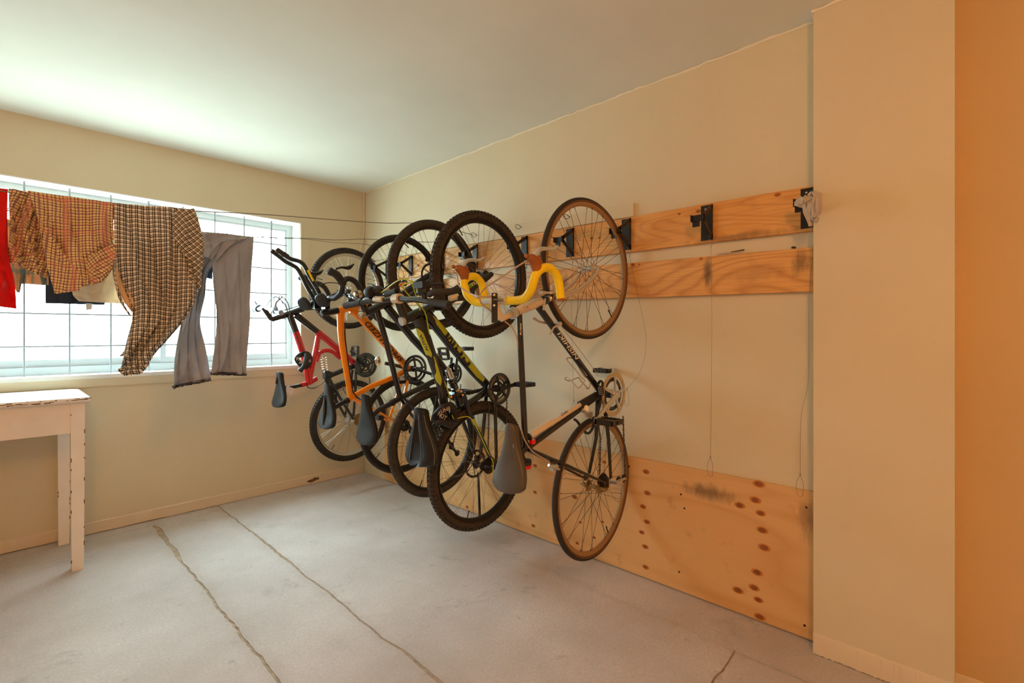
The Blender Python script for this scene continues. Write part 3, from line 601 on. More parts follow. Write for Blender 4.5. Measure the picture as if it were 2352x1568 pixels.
# ---------------------------------------------------------------- bicycle parts
def mir(p, Y0): return V(p.x, 2*Y0-p.y, p.z)
SPK = {}
def spoke_mesh(side, sg, rf, hf, rr, m):
    key = (side, sg, rf, hf, round(rr, 3), m.name)
    if key not in SPK:
        d = 1.12*sg; p = V(rf, side*hf, 0); q = V(rr*math.cos(d), side*.004, rr*math.sin(d))
        mb = MB().tube([p, q], .00095, 5); mb.cyl(q.lerp(p, .045), q, .0017, 5)
        me = bpy.data.meshes.new('spoke'); me.from_pydata([tuple(v) for v in mb.v], [], mb.f); me.materials.append(m); SPK[key] = me
    return SPK[key]
def wheel(bike, name, c, D, tw, rimm, spm, tread='slick', rear=False, disc=False, rimd=.020, N=32, gum=False, valve=1.2, tyrem=None, hubm=None, yaw=0., text=None, seed=0):
    c = Vector(c); R0 = D/2; ri = R0-tw*.86; hw = tw*.36; O = c
    z = MB(); z.lathe(O, [(ri-rimd, -hw*.35), (ri-rimd, hw*.35), (ri-rimd*.55, hw*.95), (ri, hw), (ri-.004, hw*.7), (ri-.004, -hw*.7), (ri, -hw), (ri-rimd*.55, -hw*.95)], 72)
    w = z.build(name, rimm, bike, loc=O, ang=.9)
    if yaw: w.rotation_euler.z = yaw
    tm = tyrem or M['tyre']; rt = tw/2; t = MB(); sc = .93 if tread == 'knobby' else 1.
    prof = [(R0-rt+rt*math.cos(a*2*math.pi/14)*sc, rt*math.sin(a*2*math.pi/14)*sc) for a in range(14)]
    t.lathe(O, prof, 84)
    if tread != 'slick':
        n = {'knobby': 88, 'fine': 110}[tread]; hgt = {'knobby': .0055, 'fine': .002}[tread]
        rows = [(-1.15, .006), (-.35, .008), (.35, .008), (1.15, .006), (-.78, .007), (.78, .007)] if tread == 'knobby' else [(-.9, .004), (-.3, .006), (.3, .006), (.9, .004)]
        for i in range(n):
            for k, (ph, ww) in enumerate(rows):
                a = 2*math.pi*(i+(.5 if k in (1, 2) else 0))/n; er = V(math.cos(a), 0, math.sin(a)); et = V(-math.sin(a), 0, math.cos(a))
                nn = er*math.cos(ph)+V(0, math.sin(ph), 0); lat = nn.cross(et)
                p = O+er*(R0-rt)+nn*(rt*sc+hgt/2-.002)
                t.box(p, math.pi*D/n*.52, ww, hgt+.003, Matrix((et, lat, nn)).transposed())
    ty = t.build('tyre', tm, w, ang=.7)
    if gum:
        g_ = MB()
        for s in (-1, 1): g_.lathe(O, [(ri-.001, s*hw), (ri+.002, s*(hw+.0015)), (R0-rt-.005, s*(rt*.93+.0014)), (R0-rt-.001, s*(rt*.98+.0010)), (R0-rt-.002, s*rt*.8), (ri, s*hw*.6)], 72)
        g_.build('sidewall', M['gum'], w)
    hh = .050 if not rear else .064; rf = .020 if not rear else .024; hf = .030
    hm = hubm or M['alu']; h = MB()
    h.lathe(O, [(.004, -hh), (.009, -hh), (.010, -hf-.004), (rf+.003, -hf-.002), (rf+.003, -hf+.002), (.011, -hf+.008), (.010, 0), (.011, hf-.008), (rf+.003, hf-.002), (rf+.003, hf+.002), (.010, hf+.004), (.009, hh), (.004, hh)], 20)
    h.cyl(O+V(0, -hh-.012, 0), O+V(0, hh+.012, 0), .0038, 8)
    h.build('hub', hm, w)
    if disc:
        d = MB(); y = .040
        d.lathe(O+V(0, y, 0), [(.066, -.001), (.080, -.001), (.080, .001), (.066, .001)], 40)
        for i in range(6):
            a = i*math.pi/3; d.bar(O+V(.018*math.cos(a), y, .018*math.sin(a)), O+V(.068*math.cos(a+.5), y, .068*math.sin(a+.5)), .002, .005)
        d.build('brake_disc', M['steel'], w)
    for side in (-1, 1):
        for sg in (-1, 1):
            me = spoke_mesh(side, sg, rf, hf, ri-rimd+.004, spm)
            for k in range(N//4):
                o = bpy.data.objects.new('spoke', me); COL.objects.link(o); o.parent = w
                o.rotation_euler.y = -(2*math.pi*k/(N//4)+(0 if sg > 0 else 2*math.pi/N*1.0)+(2*math.pi/N*.5 if side > 0 else 0)+seed)
    va = valve; e = V(math.cos(va), 0, math.sin(va)); MB().tube([O+e*(ri-rimd), O+e*(ri-rimd-.028), O+e*(ri-rimd-.04)], [.0032, .003, .0035], 8).build('valve', M['mblk'], w)
    return w
def toothed(mb, c, r, r_in, n, th, dy=0., spoked=0, hub=.0):
    c = Vector(c)+V(0, dy, 0); out = []; inn = []
    for i in range(n*4):
        a = 2*math.pi*i/(n*4); rr = r if i % 4 in (0, 1) else r-min(.0035, r*.06); out.append((rr*math.cos(a), rr*math.sin(a))); inn.append((r_in*math.cos(a), r_in*math.sin(a)))
    m = n*4; vs = []
    for y in (-th/2, th/2):
        vs += [c+V(x, y, z_) for x, z_ in out]; vs += [c+V(x, y, z_) for x, z_ in inn]
    fs = []
    for i in range(m):
        j = (i+1) % m
        fs += [(i, j, m+j, m+i), (2*m+j, 2*m+i, 3*m+i, 3*m+j), (j, i, 2*m+i, 2*m+j), (m+i, m+j, 3*m+j, 3*m+i)]
    mb.add(vs, fs)
def pedal(parent, c, m=None, ang=0., tw=0):
    mb = MB(); c = Vector(c); R = Matrix.Rotation(ang, 3, 'Y')
    def b(x, y, z_, sx, sy, sz): mb.box(c+R @ V(x, y, z_), sx, sy, sz, R)
    b(-.036, 0, 0, .008, .095, .024); b(.036, 0, 0, .008, .095, .024); b(0, -.046, 0, .08, .008, .022); b(0, .040, 0, .08, .008, .022); b(0, 0, 0, .02, .09, .016)
    for s in (-1, 1):
        for y in (-.03, -.01, .01, .03): b(s*.040, y, 0, .005, .009, .026)
    mb.cyl(c+V(0, -.055, 0), c+V(0, .06, 0), .006, 10)
    return mb.build('pedal', m or M['mblk'], parent)
def crankset(bike, c, R, armend, ringm, armm, Y0, style='road', pedm=None, ped=(0., 0.), pedlen=.0, rings=2, left=True, holes=5, pedoff=.06):
    """c: ring centre (near side of the bike); armend: end of the near arm"""
    c = Vector(c); armend = Vector(armend); n = int(2*math.pi*R/.0127)
    cs = MB(); d = (armend-c); d.y = 0; L = d.length; dn = d.normalized(); ya = V(0, -.020, 0)
    cs.tube([c+ya, c+ya+dn*L*.5, armend], [.015, .0115, .0105], 10, flat=.55, up=(0, 1, 0)); cs.cyl(c+V(0, -.028, 0), c+V(0, .012, 0), .016, 16)
    cs.cyl(armend+V(0, -.008, 0), armend+V(0, .008, 0), .013, 14)
    for i in range(holes):
        a = 2*math.pi*(i+.3)/holes+math.atan2(d.z, d.x); cs.bar(c+V(0, -.006, 0), c+V(math.cos(a)*R*.80, -.002, math.sin(a)*R*.80), .006, .014)
        cs.cyl(c+V(math.cos(a)*R*.80, -.006, math.sin(a)*R*.80), c+V(math.cos(a)*R*.80, .006, math.sin(a)*R*.80), .006, 10)
    k = cs.build('crankset', armm, bike)
    r1 = MB(); toothed(r1, c, R, R*(.80 if style == 'road' else .74), n, .003)
    r1.build('chainring', ringm, k)
    if rings > 1: r2 = MB(); toothed(r2, c, R*.76, R*.58, int(n*.74), .003, .008); r2.build('chainring', ringm if style != 'road' else M['steel'], k)
    if rings > 2: r3 = MB(); toothed(r3, c, R*.55, R*.40, int(n*.5), .003, .015); r3.build('chainring', M['steel'], k)
    if style == 'guard': MB().lathe(c+V(0, -.004, 0), [(R*.86, -.001), (R*1.04, -.001), (R*1.04, .001), (R*.86, .001)], 48).build('chain_guard', M['blk'], k)
    pedal(k, armend+V(0, -pedoff, 0), pedm, ped[0])
    if left:
        c2 = V(c.x, Y0+(Y0-c.y), c.z); e2 = c2-dn*L; e2.y = 2*Y0-armend.y
        l = MB().tube([c2, c2-dn*L*.5, e2], [.015, .0115, .0105], 10, flat=.55, up=(0, 1, 0)); l.cyl(c2+V(0, -.01, 0), c2+V(0, .02, 0), .014, 14); l.cyl(e2+V(0, -.008, 0), e2+V(0, .008, 0), .013, 14)
        la = l.build('left_crank', armm, bike); pedal(la, e2+V(0, pedoff, 0), pedm, ped[1])
    MB().cyl(c+V(0, .015, 0), V(c.x, 2*Y0-c.y-.015, c.z), .021, 18).build('bottom_bracket', M['mblk'], bike)
    return k
def cassette(bike, c, r0=.050, r1=.024, n=8, m=None):
    k = MB(); c = Vector(c)
    for i in range(n): r = r0+(r1-r0)*i/(n-1); toothed(k, c, r, r*.45, max(11, int(2*math.pi*r/.0127)), .0018, -.004*i)
    return k.build('cassette', m or M['steel'], bike)
def chain(bike, runs, m=None):
    for pts in runs:
        k = MB(); P = [Vector(p) for p in pts]
        for a, b in zip(P[:-1], P[1:]):
            n = max(1, int((b-a).length/.0127))
            for i in range(n):
                p, q = a.lerp(b, i/n), a.lerp(b, (i+.86)/n); k.bar(p, q, .0062 if i % 2 else .0036, .0075)
        k.build('chain', m or M['chain'], bike, smooth=False)
def derailleur(bike, c, d, m=None):
    """rear mech: c = hanger, d = vector to the lower jockey wheel"""
    c = Vector(c); d = Vector(d); k = MB(); y = V(0, -.012, 0); j1 = c+d*.45; j2 = c+d
    k.cyl(c-y, c+y*2, .010, 12); k.bar(c+y, j1+y, .012, .020); k.box((c+j1)/2+y*2, .028, .012, .022)
    k.bar(j1-y*.4, j2-y*.4, .002, .016); k.bar(j1+y*.5, j2+y*.5, .002, .014); k.cyl(j1+y, j1-y*.5, .006, 10); k.cyl(j2+y, j2-y*.5, .005, 10)
    r = k.build('rear_derailleur', m or M['alu'], bike)
    w = MB(); toothed(w, j1, .021, .006, 11, .003); toothed(w, j2, .021, .006, 11, .003); w.build('jockey_wheels', M['mblk'], r)
    return r
def saddle(bike, nose, tail, hw, m, post, thick=.020, rails=True, gel=False, slot=None, wn=.016, roll=0.):
    hw *= 1.22; thick *= 1.3; wn = max(wn, hw*.34)
    nose, tail = Vector(nose), Vector(tail); d = tail-nose; L = d.length; dn = d.normalized(); yv = V(0, 1, 0); out = dn.cross(yv)
    if out.x > 0: out = -out
    loops = []; T = [0, .006, .015, .03, .05, .08, .12, .22, .34, .46, .57, .67, .76, .84, .91, .96, .99, 1.]
    for t in T:
        if t < .1: w = wn*math.sqrt(max(.03, 1-(1-t/.1)**2))
        else:
            s = min(1, (t-.1)/.74); w = wn+(hw-wn)*(s*s*(3-2*s))**1.15
        if t > .9: w *= math.sqrt(max(.02, 1-((t-.9)/.105)**2))
        th = thick*min(1, .25+t/.05, .25+(1-t)/.06); sk = .022*min(1, .3+t/.05, .3+(1-t)/.06)
        base = nose+dn*(t*L)+out*(-.006*math.sin(math.pi*t)+ (.010*max(0, t-.7)/.3))
        lp = []
        for k in range(24):
            a = 2*math.pi*k/24; ca, sa = math.cos(a), math.sin(a)
            y_ = w*math.copysign(abs(ca)**.8, ca); h = th*(sa**.75)*(.55+.0) if sa > 0 else -sk*(abs(sa)**.5)*(.4+.6*abs(ca)**2)
            if gel and sa > .3 and t > .12: h += .016*max(0, math.sin(abs(ca)*math.pi*1.2))*min(1, t*2)-(.012 if abs(ca) < .22 else 0)*min(1, t*3)
            lp.append(base+yv*y_+out*(h-th*.55))
        loops.append(lp)
    s = MB().loft(loops).build('saddle', m, bike, ang=1.1)
    if gel:
        for k in (2, 5, 7, 10):
            MB().tube(cr([loops[i][k] for i in range(6, len(loops)-3, 2)], 4), .0022, 6).build('seam_piping', mat('seam_grey', (92, 98, 108), .5), s)
    if slot:
        sl = MB(); a = nose+dn*L*slot[0]+out*.0012; b = nose+dn*L*slot[1]+out*.004
        sl.tube([a, a.lerp(b, .5)-out*.004, b], [.003, .0085, .006], 10, flat=1.0); sl.build('pressure_slot', M['blk'], s)
    if rails:
        r = MB(); inn = -out
        for sd in (-1, 1):
            r.tube(cr([nose+dn*L*.12+inn*.02+yv*sd*.008, nose+dn*L*.35+inn*.045+yv*sd*.02, nose+dn*L*.62+inn*.045+yv*sd*.022, nose+dn*L*.86+inn*.02+yv*sd*.03], 5), .0035, 8)
        r.build('saddle_rails', M['alu'], s)
    p0 = nose+dn*L*.5-out*.045; post = Vector(post); post.y = nose.y
    q_ = MB().box(p0, .03, .05, .05, Matrix.Rotation(0, 3, 'Y')); q_.build('seat_clamp', M['mblk'], s)
    return s, p0
def flatbar(bike, c, pn, pf, rise, grip, glen, m, bm=None, clampm=None, r=.0127):
    """c clamp, pn near end, pf far end; grips of length glen"""
    c, pn, pf = Vector(c), Vector(pn), Vector(pf); k = MB()
    near = [c, c.lerp(pn, .22), c.lerp(pn, .42)+Vector(rise), pn]; far = [c, c.lerp(pf, .22), c.lerp(pf, .42)+Vector(rise), pf]
    P = cr(list(reversed(far))+near[1:], 6); k.tube(P, r, 12)
    hb = k.build('handlebar', m, bike)
    for e in (pn, pf):
        src = (c.lerp(e, .42)+Vector(rise)); d = (e-src).normalized(); g = MB(); a = e-d*glen
        pr = [.0165, .0175, .0160, .0165, .0160, .0165, .0160, .0175, .0175]; g.tube([a+d*glen*i/8 for i in range(9)], pr, 14)
        g.build('grip', grip, hb)
    return hb
def brake_lever(hb, p, tip, m, y=(0, -1, 0), body=.028):
    p, tip, y = Vector(p), Vector(tip), Vector(y); k = MB(); d = (tip-p)
    k.ball(p, body*.62, 10, (1, 1.25, .9)); k.tube(cr([p, p+d*.3+V(-.006, 0, .016), p+d*.7+V(0, 0, .010), tip], 5), [.008, .007, .006, .005, .0055], 8, flat=.7)
    return k.build('brake_lever', m, hb)
def stem(bike, a, b, r, m, facem=None, face=None):
    k = MB().tube([a, b], r, 14); s = k.build('stem', m, bike)
    if facem: f = MB(); b = Vector(b); f.cyl(b+V(0, -face, 0), b+V(0, face, 0), r*1.25, 14); f.build('faceplate', facem, s)
    return s
def headset(bike, a, b, r, m):
    a, b = Vector(a), Vector(b); k = MB().tube([a, a.lerp(b, .3), a.lerp(b, .35), a.lerp(b, .65), a.lerp(b, .7), b], [r, r, r*1.15, r*1.15, r, r*.8], 18); return k.build('headset', m, bike)
def cable(bike, pts, r, m, name='cable'): return MB().tube(cr(pts, 8), r, 6).build(name, m, bike)
def text(body, parent, c, xd, yd, h, length, m, name='lettering', shear=0., lift=.0, nz=None):
    if body == 'CCM':       # square block capitals
        me = bpy.data.meshes.new(name); R4 = []
        def rc(x0, y0, x1, y1, x2=None, x3=None): R4.append([(x0, y0), (x1, y0), (x1 if x3 is None else x3, y1), (x0 if x2 is None else x2, y1)])
        for ox in (0, 1.25): rc(ox, .0, ox+.32, 1); rc(ox+.32, .76, ox+1.05, 1); rc(ox+.32, 0, ox+1.05, .24); rc(ox+.78, .58, ox+1.05, .76); rc(ox+.78, .24, ox+1.05, .42)
        rc(2.5, 0, 2.8, 1); rc(3.5, 0, 3.8, 1); rc(2.95, .25, 3.3, 1, 2.8, 2.95) ; rc(3.05, .25, 3.35, 1, 3.38, 3.5)
        me.from_pydata([(x, y, 0) for q in R4 for x, y in q], [], [tuple(range(4*i, 4*i+4)) for i in range(len(R4))])
    else: me = None
    cu = bpy.data.curves.new('t', 'FONT'); cu.body = body; cu.size = 1; cu.align_x = 'CENTER'; cu.align_y = 'CENTER'; cu.shear = shear; cu.extrude = .0; cu.offset = .03 if body == 'CCM' else .012; cu.resolution_u = 3
    to = bpy.data.objects.new('t', cu); COL.objects.link(to); bpy.context.view_layer.update()
    me = me or bpy.data.meshes.new_from_object(to.evaluated_get(bpy.context.evaluated_depsgraph_get())); bpy.data.objects.remove(to)
    xs_ = [v.co.x for v in me.vertices]; ys_ = [v.co.y for v in me.vertices]; sx = length/(max(xs_)-min(xs_)); sy = h/(max(ys_)-min(ys_)); mx_, my_ = (max(xs_)+min(xs_))/2, (max(ys_)+min(ys_))/2
    xd, yd, c = Vector(xd).normalized(), Vector(yd).normalized(), Vector(c); L = wloc(parent); nrm = xd.cross(yd)
    curve = nz
    if curve:
        import bmesh
        b_ = bmesh.new(); b_.from_mesh(me)
        for i in range(1, 12):
            yy = min(ys_)+(max(ys_)-min(ys_))*i/12
            bmesh.ops.bisect_plane(b_, geom=b_.verts[:]+b_.edges[:]+b_.faces[:], plane_co=(0, yy, 0), plane_no=(0, 1, 0))
        b_.to_mesh(me); b_.free()
    for v in me.vertices:
        X, Y_ = (v.co.x-mx_)*sx, (v.co.y-my_)*sy; off = 0
        if curve: off = -(curve-math.sqrt(max(0, curve*curve-Y_*Y_)))
        v.co = c+xd*X+yd*Y_+nrm*(lift+off)-L
    me.name = name; me.materials.clear(); me.materials.append(m)
    o = bpy.data.objects.new(name, me); COL.objects.link(o); o.parent = parent; o.location = (0, 0, 0)
    return o
def tubetext(body, par, P0, P1, r, a, h, m, shear=0.):
    """lettering wrapped on a tube from P0 (bottom bracket end) to P1, centred at angle a towards the bike's top side"""
    P0, P1 = Vector(P0), Vector(P1); xd = (P1-P0).normalized(); up = V(-1, 0, 0); up = (up-xd*up.dot(xd)).normalized()
    n = V(0, -1, 0)*math.cos(a)+up*math.sin(a); yd = up*math.cos(a)+V(0, 1, 0)*math.sin(a)
    return text(body, par, (P0+P1)/2+n*(r+.0010), xd, yd, h, (P1-P0).length, m, shear=shear, nz=r+.0010)

# ================================================================ A: black road bicycle (nearest)
Y0 = 1.335; A = lambda px, py, dy=0.: at(px, py, Y0+dy)
fh, rh = A(1354, 617), A(1367, 1107)
bk = thing('bicycle', 'black road bicycle with yellow bar tape, nearest to the pillar, hanging by its front wheel', 'bicycle', (rh.x, Y0, rh.z-.34), 'bicycles hanging on the wall')
fc = V(1.943, Y0+.008, 1.574); rc = V(1.965, Y0-.012, .533)
wheel(bk, 'front_wheel', fc, .672, .025, M['rimt'], M['spokeb'], gum=True, valve=-.85, yaw=math.radians(-2), seed=.05)
wheel(bk, 'rear_wheel', rc, .672, .027, M['rimt'], M['spokeb'], rear=True, gum=True, valve=-1.1, yaw=math.radians(3), hubm=M['rust'])
fr = MB(); bb = A(1380, 903); sc_ = A(1207, 1030); hd0, hd1 = A(1190, 710), A(1243, 692)
fr.tube([A(1192, 712), sc_], .0127, 14); fr.tube([A(1233, 700), A(1381, 902)], .0150, 14); fr.tube([bb, sc_, A(1196, 1037)], .0148, 14)
so, to_ = A(1216, 1032, -.014), A(1391, 1109, -.062)
for s in (0, 1):
    f = (lambda p: mir(p, Y0)) if s else (lambda p: p)
    fr.tube([f(so), f(A(1300, 1068, -.034)), f(to_)], [.0085, .008, .0065], 10)
    fr.tube([f(bb+V(0, -.018, -.02)), f(A(1398, 1010, -.036)), f(A(1403, 1098, -.062))], [.011, .009, .007], 10)
    fr.box(f((to_+A(1402, 1104, -.063))/2), .035, .006, .03)
fr.cyl(A(1268, 1062, -.03), A(1268, 1062, .03), .006, 8)
fm = fr.build('frame', M['blk'], bk)
ht = MB().tube([A(1186, 716), A(1196, 711), A(1236, 695), A(1246, 691)], [.018, .0195, .0195, .018], 18).build('head_tube', M['cream'], bk)
MB().lathe(A(1211, 703, -.0195), [(.0005, -.001), (.0095, -.001), (.0095, .002), (.0005, .002)], 20).build('head_badge', M['wht'], ht)
MB().ball(A(1212, 705, -.0205), .005, 8, (1, .3, .7)).build('badge_emblem', M['redl'], ht)
tubetext('NISHIKI', fm, A(1323, 822), A(1278, 761), .0150, .45, .0175, M['wht'], shear=.2)
tubetext('butte', fm, A(1246, 1003), A(1268, 988), .0150, .9, .010, M['wht'])
tubetext('Arista', fm, A(1193.5, 770), A(1193, 742), .0128, .5, .008, M['wht'])
headset(bk, A(1173, 721), A(1185, 716), .0215, M['alu']); MB().tube([A(1242, 693), A(1248, 690), A(1254, 688)], [.019, .021, .02], 16).build('lower_headset', M['blk'], bk)
# fork: chromed crown and blades
fk = MB(); cwn = A(1268, 684); fk.tube([A(1250, 690), A(1262, 685)], .015, 12); fk.box(A(1275, 681), .035, .085, .030)
for s in (-1, 1):
    P = [A(1276, 680)+V(0, s*.038, 0), A(1300, 672)+V(0, s*.042, 0), A(1328, 655)+V(0, s*.046, 0), A(1346, 636)+V(0, s*.050, 0), A(1354, 619)+V(0, s*.051, 0)]
    fk.tube(cr(P, 5), [.013, .0125, .012, .011, .010, .009, .008, .0075, .007], 12)
fk.build('fork', mat('chromed_fork', (222, 208, 192), .22, .9), bk)
# front brake
fb = MB(); b0 = A(1258, 668)
fb.tube(cr([A(1240, 676, -.02), A(1252, 672, -.03), A(1270, 672, -.03), A(1282, 660, -.028)], 4), .005, 8); fb.tube(cr([A(1236, 668, .03), A(1250, 664, .03), A(1268, 660, .028)], 4), .005, 8)
fb.box(A(1271, 661, -.025), .03, .012, .02); fb.cyl(A(1265, 672, -.035), A(1265, 672, .02), .006, 8); fb.box(A(1246, 672, -.03), .02, .02, .014); fb.cyl(A(1248, 712, -.02), A(1252, 686, -.02), .005, 8)
fb.build('front_brake', M['alu'], bk)
# quill stem
stq = MB(); cl = A(1137, 690); stq.tube([A(1174, 721), A(1152, 732), A(1146, 726), A(1140, 700)], [.0125, .0125, .013, .012], 12); stq.cyl(cl+V(0, -.022, 0), cl+V(0, .022, 0), .017, 14)
st = stq.build('stem', M['cream'], bk); mb = MB().bar(A(1136, 673, -.024), A(1136, 741, -.024), .010, .022); mb.build('stem_plate', M['blk'], st)
mb = MB()
for py in (677, 701): mb.cyl(A(1135, py, -.034), A(1135, py, -.028), .0045, 10)
mb.build('plate_bolts', M['alu'], st)
# drop bar
def dropside(f, tapeparent, dyn):
    P = [f(cl), f(A(1160, 690, -.035)), f(A(1185, 690, -.09)), f(A(1204, 685, -.135)), f(A(1218, 668, -.17)), f(A(1225, 648, -.185)), f(A(1231, 630, -.195)), f(A(1246, 616, -.20)), f(A(1264, 616, -.203)), f(A(1279, 634, -.205)), f(A(1285, 660, -.207)), f(A(1288, 687, -.208))]
    return P
hbm = MB().tube([cl+V(0, -.06, 0), cl+V(0, .06, 0)], .013, 14); hb = hbm.build('handlebar', M['alu'], bk)
for s in (0, 1):
    f = (lambda p: mir(p, Y0)) if s else (lambda p: p)
    P = dropside(f, hb, 0); P[0] = P[0].lerp(P[1], .62)
    C = cr(P, 14); m_ = len(C); rr = [.0163+.0003*(i % 3-1) for i in range(m_)]; t_ = MB().tube(C, rr, 14); tp_ = t_.build('bar_tape', M['yel'], hb)
    MB().cyl(C[-1]+V(0, 0, .003), C[-1]+V(0, 0, -.006), .0165, 14).build('bar_plug', M['hood'], tp_)
    h_ = MB(); h_.tube(cr([f(A(1234, 625, -.196)), f(A(1231, 609, -.196)), f(A(1224, 596, -.197)), f(A(1214, 591, -.198))], 4), [.018, .020, .021, .021, .021, .021, .020, .018, .016, .013, .009], 14, flat=.85)
    h_.tube(cr([f(A(1226, 598, -.197)), f(A(1234, 594, -.197)), f(A(1241, 606, -.197))], 3), [.014, .015, .012], 12, flat=.85); h_.ball(f(A(1209, 588, -.198)), .0085, 10)
    h_.build('brake_hood', M['hood'], hb)
    l_ = MB().tube(cr([f(A(1226, 590, -.197)), f(A(1240, 573, -.198)), f(A(1256, 571, -.199)), f(A(1270, 572, -.20)), f(A(1280, 565, -.20))], 5), [.009, .0085, .0075, .007, .006, .005, .0045], 8, flat=1.3)
    l_.build('brake_lever', M['alu'], hb)
cable(bk, [A(1211, 598, -.198), A(1185, 614, -.16), A(1155, 634, -.10), A(1122, 655, -.02), A(1105, 672, -.03), A(1103, 690, -.03), A(1112, 702, -.02), A(1132, 716, -.01)], .0032, M['gcabb'])
cable(bk, [mir(A(1209, 600, -.198), Y0), A(1050, 632, .2), A(1055, 656, .17), A(1085, 676, .08), A(1105, 681, .0), A(1150, 681, -.02)], .0032, M['gcabb'])
cable(bk, [A(1160, 738, -.01), A(1176, 752, -.012), A(1187, 775, -.016), A(1189, 800, -.016)], .0028, M['gcabb'])
cable(bk, [A(1197, 985, -.014), A(1206, 1012, -.02), A(1225, 1038, -.03), A(1262, 1060, -.035)], .0028, M['gcabb'])
# downtube shifters
sh = MB(); p = A(1283, 744, -.02); sh.cyl(p+V(0, -.012, 0), p+V(0, .05, 0), .010, 12); sh.tube([p+V(0, -.008, 0), A(1272, 752, -.03), A(1263, 768, -.03)], [.005, .0045, .006], 8, flat=.6); sh.tube([mir(p, Y0), mir(A(1262, 738, -.03), Y0), mir(A(1248, 728, -.03), Y0)], [.005, .0045, .006], 8)
sh.build('shift_levers', M['alu'], bk)
cable(bk, [A(1290, 750, -.016), A(1340, 815, -.014), A(1374, 862, -.012)], .0012, M['gcabb'])
# saddle, post, light
sd, sp = saddle(bk, A(1167, 972), A(1160, 1130), .070, M['sadg'], V(0, 0, 0), wn=.021, thick=.03)
text('SMP', sd, A(1181, 1030, -.028), V(0, 0, -1), V(1, -.6, 0), .010, .035, M['cream'])
k = MB().tube([A(1200, 1034), sp+V(.02, 0, .0)], .0132, 14); k.build('seatpost', M['alu'], bk)
MB().cyl(A(1190, 1040, 0), A(1198, 1036, 0), .019, 16).build('seat_collar', M['blk'], bk)
lt = MB().tube([A(1198, 1042), A(1203, 1055), A(1205, 1062)], [.007, .010, .016], 12); lt.cyl(A(1206, 1058), A(1207, 1066), .026, 18); lr = lt.build('rear_light', M['mblk'], bk)
MB().tube([A(1207, 1066), A(1207, 1072), A(1207, 1075)], [.026, .026, .022], 18).build('red_lens', M['redl'], lr)
# rear brake
rb = MB(); rb.box(A(1275, 1074, -.02), .05, .02, .018); rb.tube(cr([A(1260, 1068, -.03), A(1275, 1074, -.036), A(1288, 1080, -.03), A(1292, 1088, -.03)], 4), .006, 8); rb.tube(cr([A(1262, 1066, .03), A(1275, 1072, .036), A(1285, 1078, .03)], 4), .006, 8); rb.box(A(1292, 1086, -.03), .028, .012, .02)
rb.build('rear_brake', M['alu'], bk)
crankset(bk, A(1410, 905, -.045), .108, A(1371, 964, -.075), mat('bronze_alloy', (214, 190, 150), .3, .85), M['alu'], Y0, 'road', M['steel'], (math.pi/2*.0, 0), rings=2)
cassette(bk, A(1384, 1108, -.038), .046, .026, 7, M['steel'])
derailleur(bk, A(1409, 1108, -.062), A(1433, 1098, -.055)-A(1409, 1108, -.062))
chain(bk, [[A(1372, 965, -.046), A(1379, 1005, -.046), A(1377, 1090, -.05)], [A(1431, 955, -.046), A(1436, 1096, -.055)]])
cable(bk, [A(1400, 1100, -.07), A(1402, 1130, -.075), A(1418, 1151, -.075), A(1430, 1140, -.07), A(1431, 1120, -.062)], .0026, M['gcabb'])
fd = MB(); fd.box(A(1352, 952, -.035), .05, .012, .022); fd.tube([A(1335, 940, -.015), A(1350, 950, -.03), A(1358, 960, -.03)], [.010, .008, .006], 8); fd.cyl(A(1344, 938, -.018), A(1344, 938, .018), .018, 12); fd.build('front_derailleur', M['alu'], bk)
# frame pump and bottle cage
pu = MB(); dy = .012; a, b = A(1340, 925, -dy), A(1222, 997, -dy)
pp = MB().tube([A(1339, 925, -dy), A(1262, 975, -dy)], .0105, 14).build('frame_pump', M['cream'], bk)
gq = [A(1265, 970, -dy).lerp(A(1219, 1000, -dy), i/12) for i in range(13)]; MB().tube(gq, [.0165 if i in (0,) else (.0150 if i % 3 else .0142) for i in range(13)], 16).build('pump_handle', M['cream'], pp)
MB().tube([A(1370, 906, -dy), A(1332, 929, -dy)], [.015, .0165], 16).build('pump_sleeve', M['mblk'], pp)
MB().cyl(A(1219, 1000, -dy), A(1215, 1003, -dy), .017, 16).build('pump_cap', M['chrome'], pp)
MB().box(A(1223, 1014, -dy), .022, .014, .018).build('red_clip', M['redl'], pp)
text('Zefal', pp, A(1296, 948, -.0235), A(1310, 940)-A(1280, 958), V(-.6, 0, 1), .012, .05, M['dred'])
bc = MB(); rw = .0026
bc.tube(cr([A(1303, 826, -.028), A(1301, 823, -.03), A(1312, 822, 0), A(1322, 829, .02), A(1328, 842, .012), A(1340, 862, .008), A(1354, 872, .004), A(1356, 878, 0), A(1352, 892, -.02), A(1346, 890, -.028)], 5), rw, 8)
bc.tube(cr([A(1303, 828, -.03), A(1322, 849, -.036), A(1335, 866, -.036), A(1343, 873, -.036), A(1338, 882, -.036), A(1330, 890, -.036), A(1326, 889, -.034), A(1308, 871, -.02), A(1300, 866, .0), A(1299, 871, .02), A(1310, 874, .03), A(1328, 867, .034), A(1334, 874, .034), A(1350, 892, .02)], 5), rw, 8)
bc.bar(A(1332, 842, 0), A(1346, 862, 0), .016, .004)
bc.build('bottle_cage', M['alu'], bk)
lk = [A(1373, 950, -.03), A(1381, 900, -.04), A(1384, 880, -.045), A(1378, 875, -.02), A(1374, 885, 0), A(1378, 900, -.03), A(1380, 920, -.05), A(1374, 942, -.06), A(1366, 965, -.05), A(1360, 985, -.04), A(1350, 995, -.02), A(1338, 985, 0), A(1326, 968, .01), A(1318, 962, .02)]
lo2 = thing('cable_lock', 'black combination cable lock looped round the black road bicycle near its cranks', 'lock', A(1350, 995, -.03))
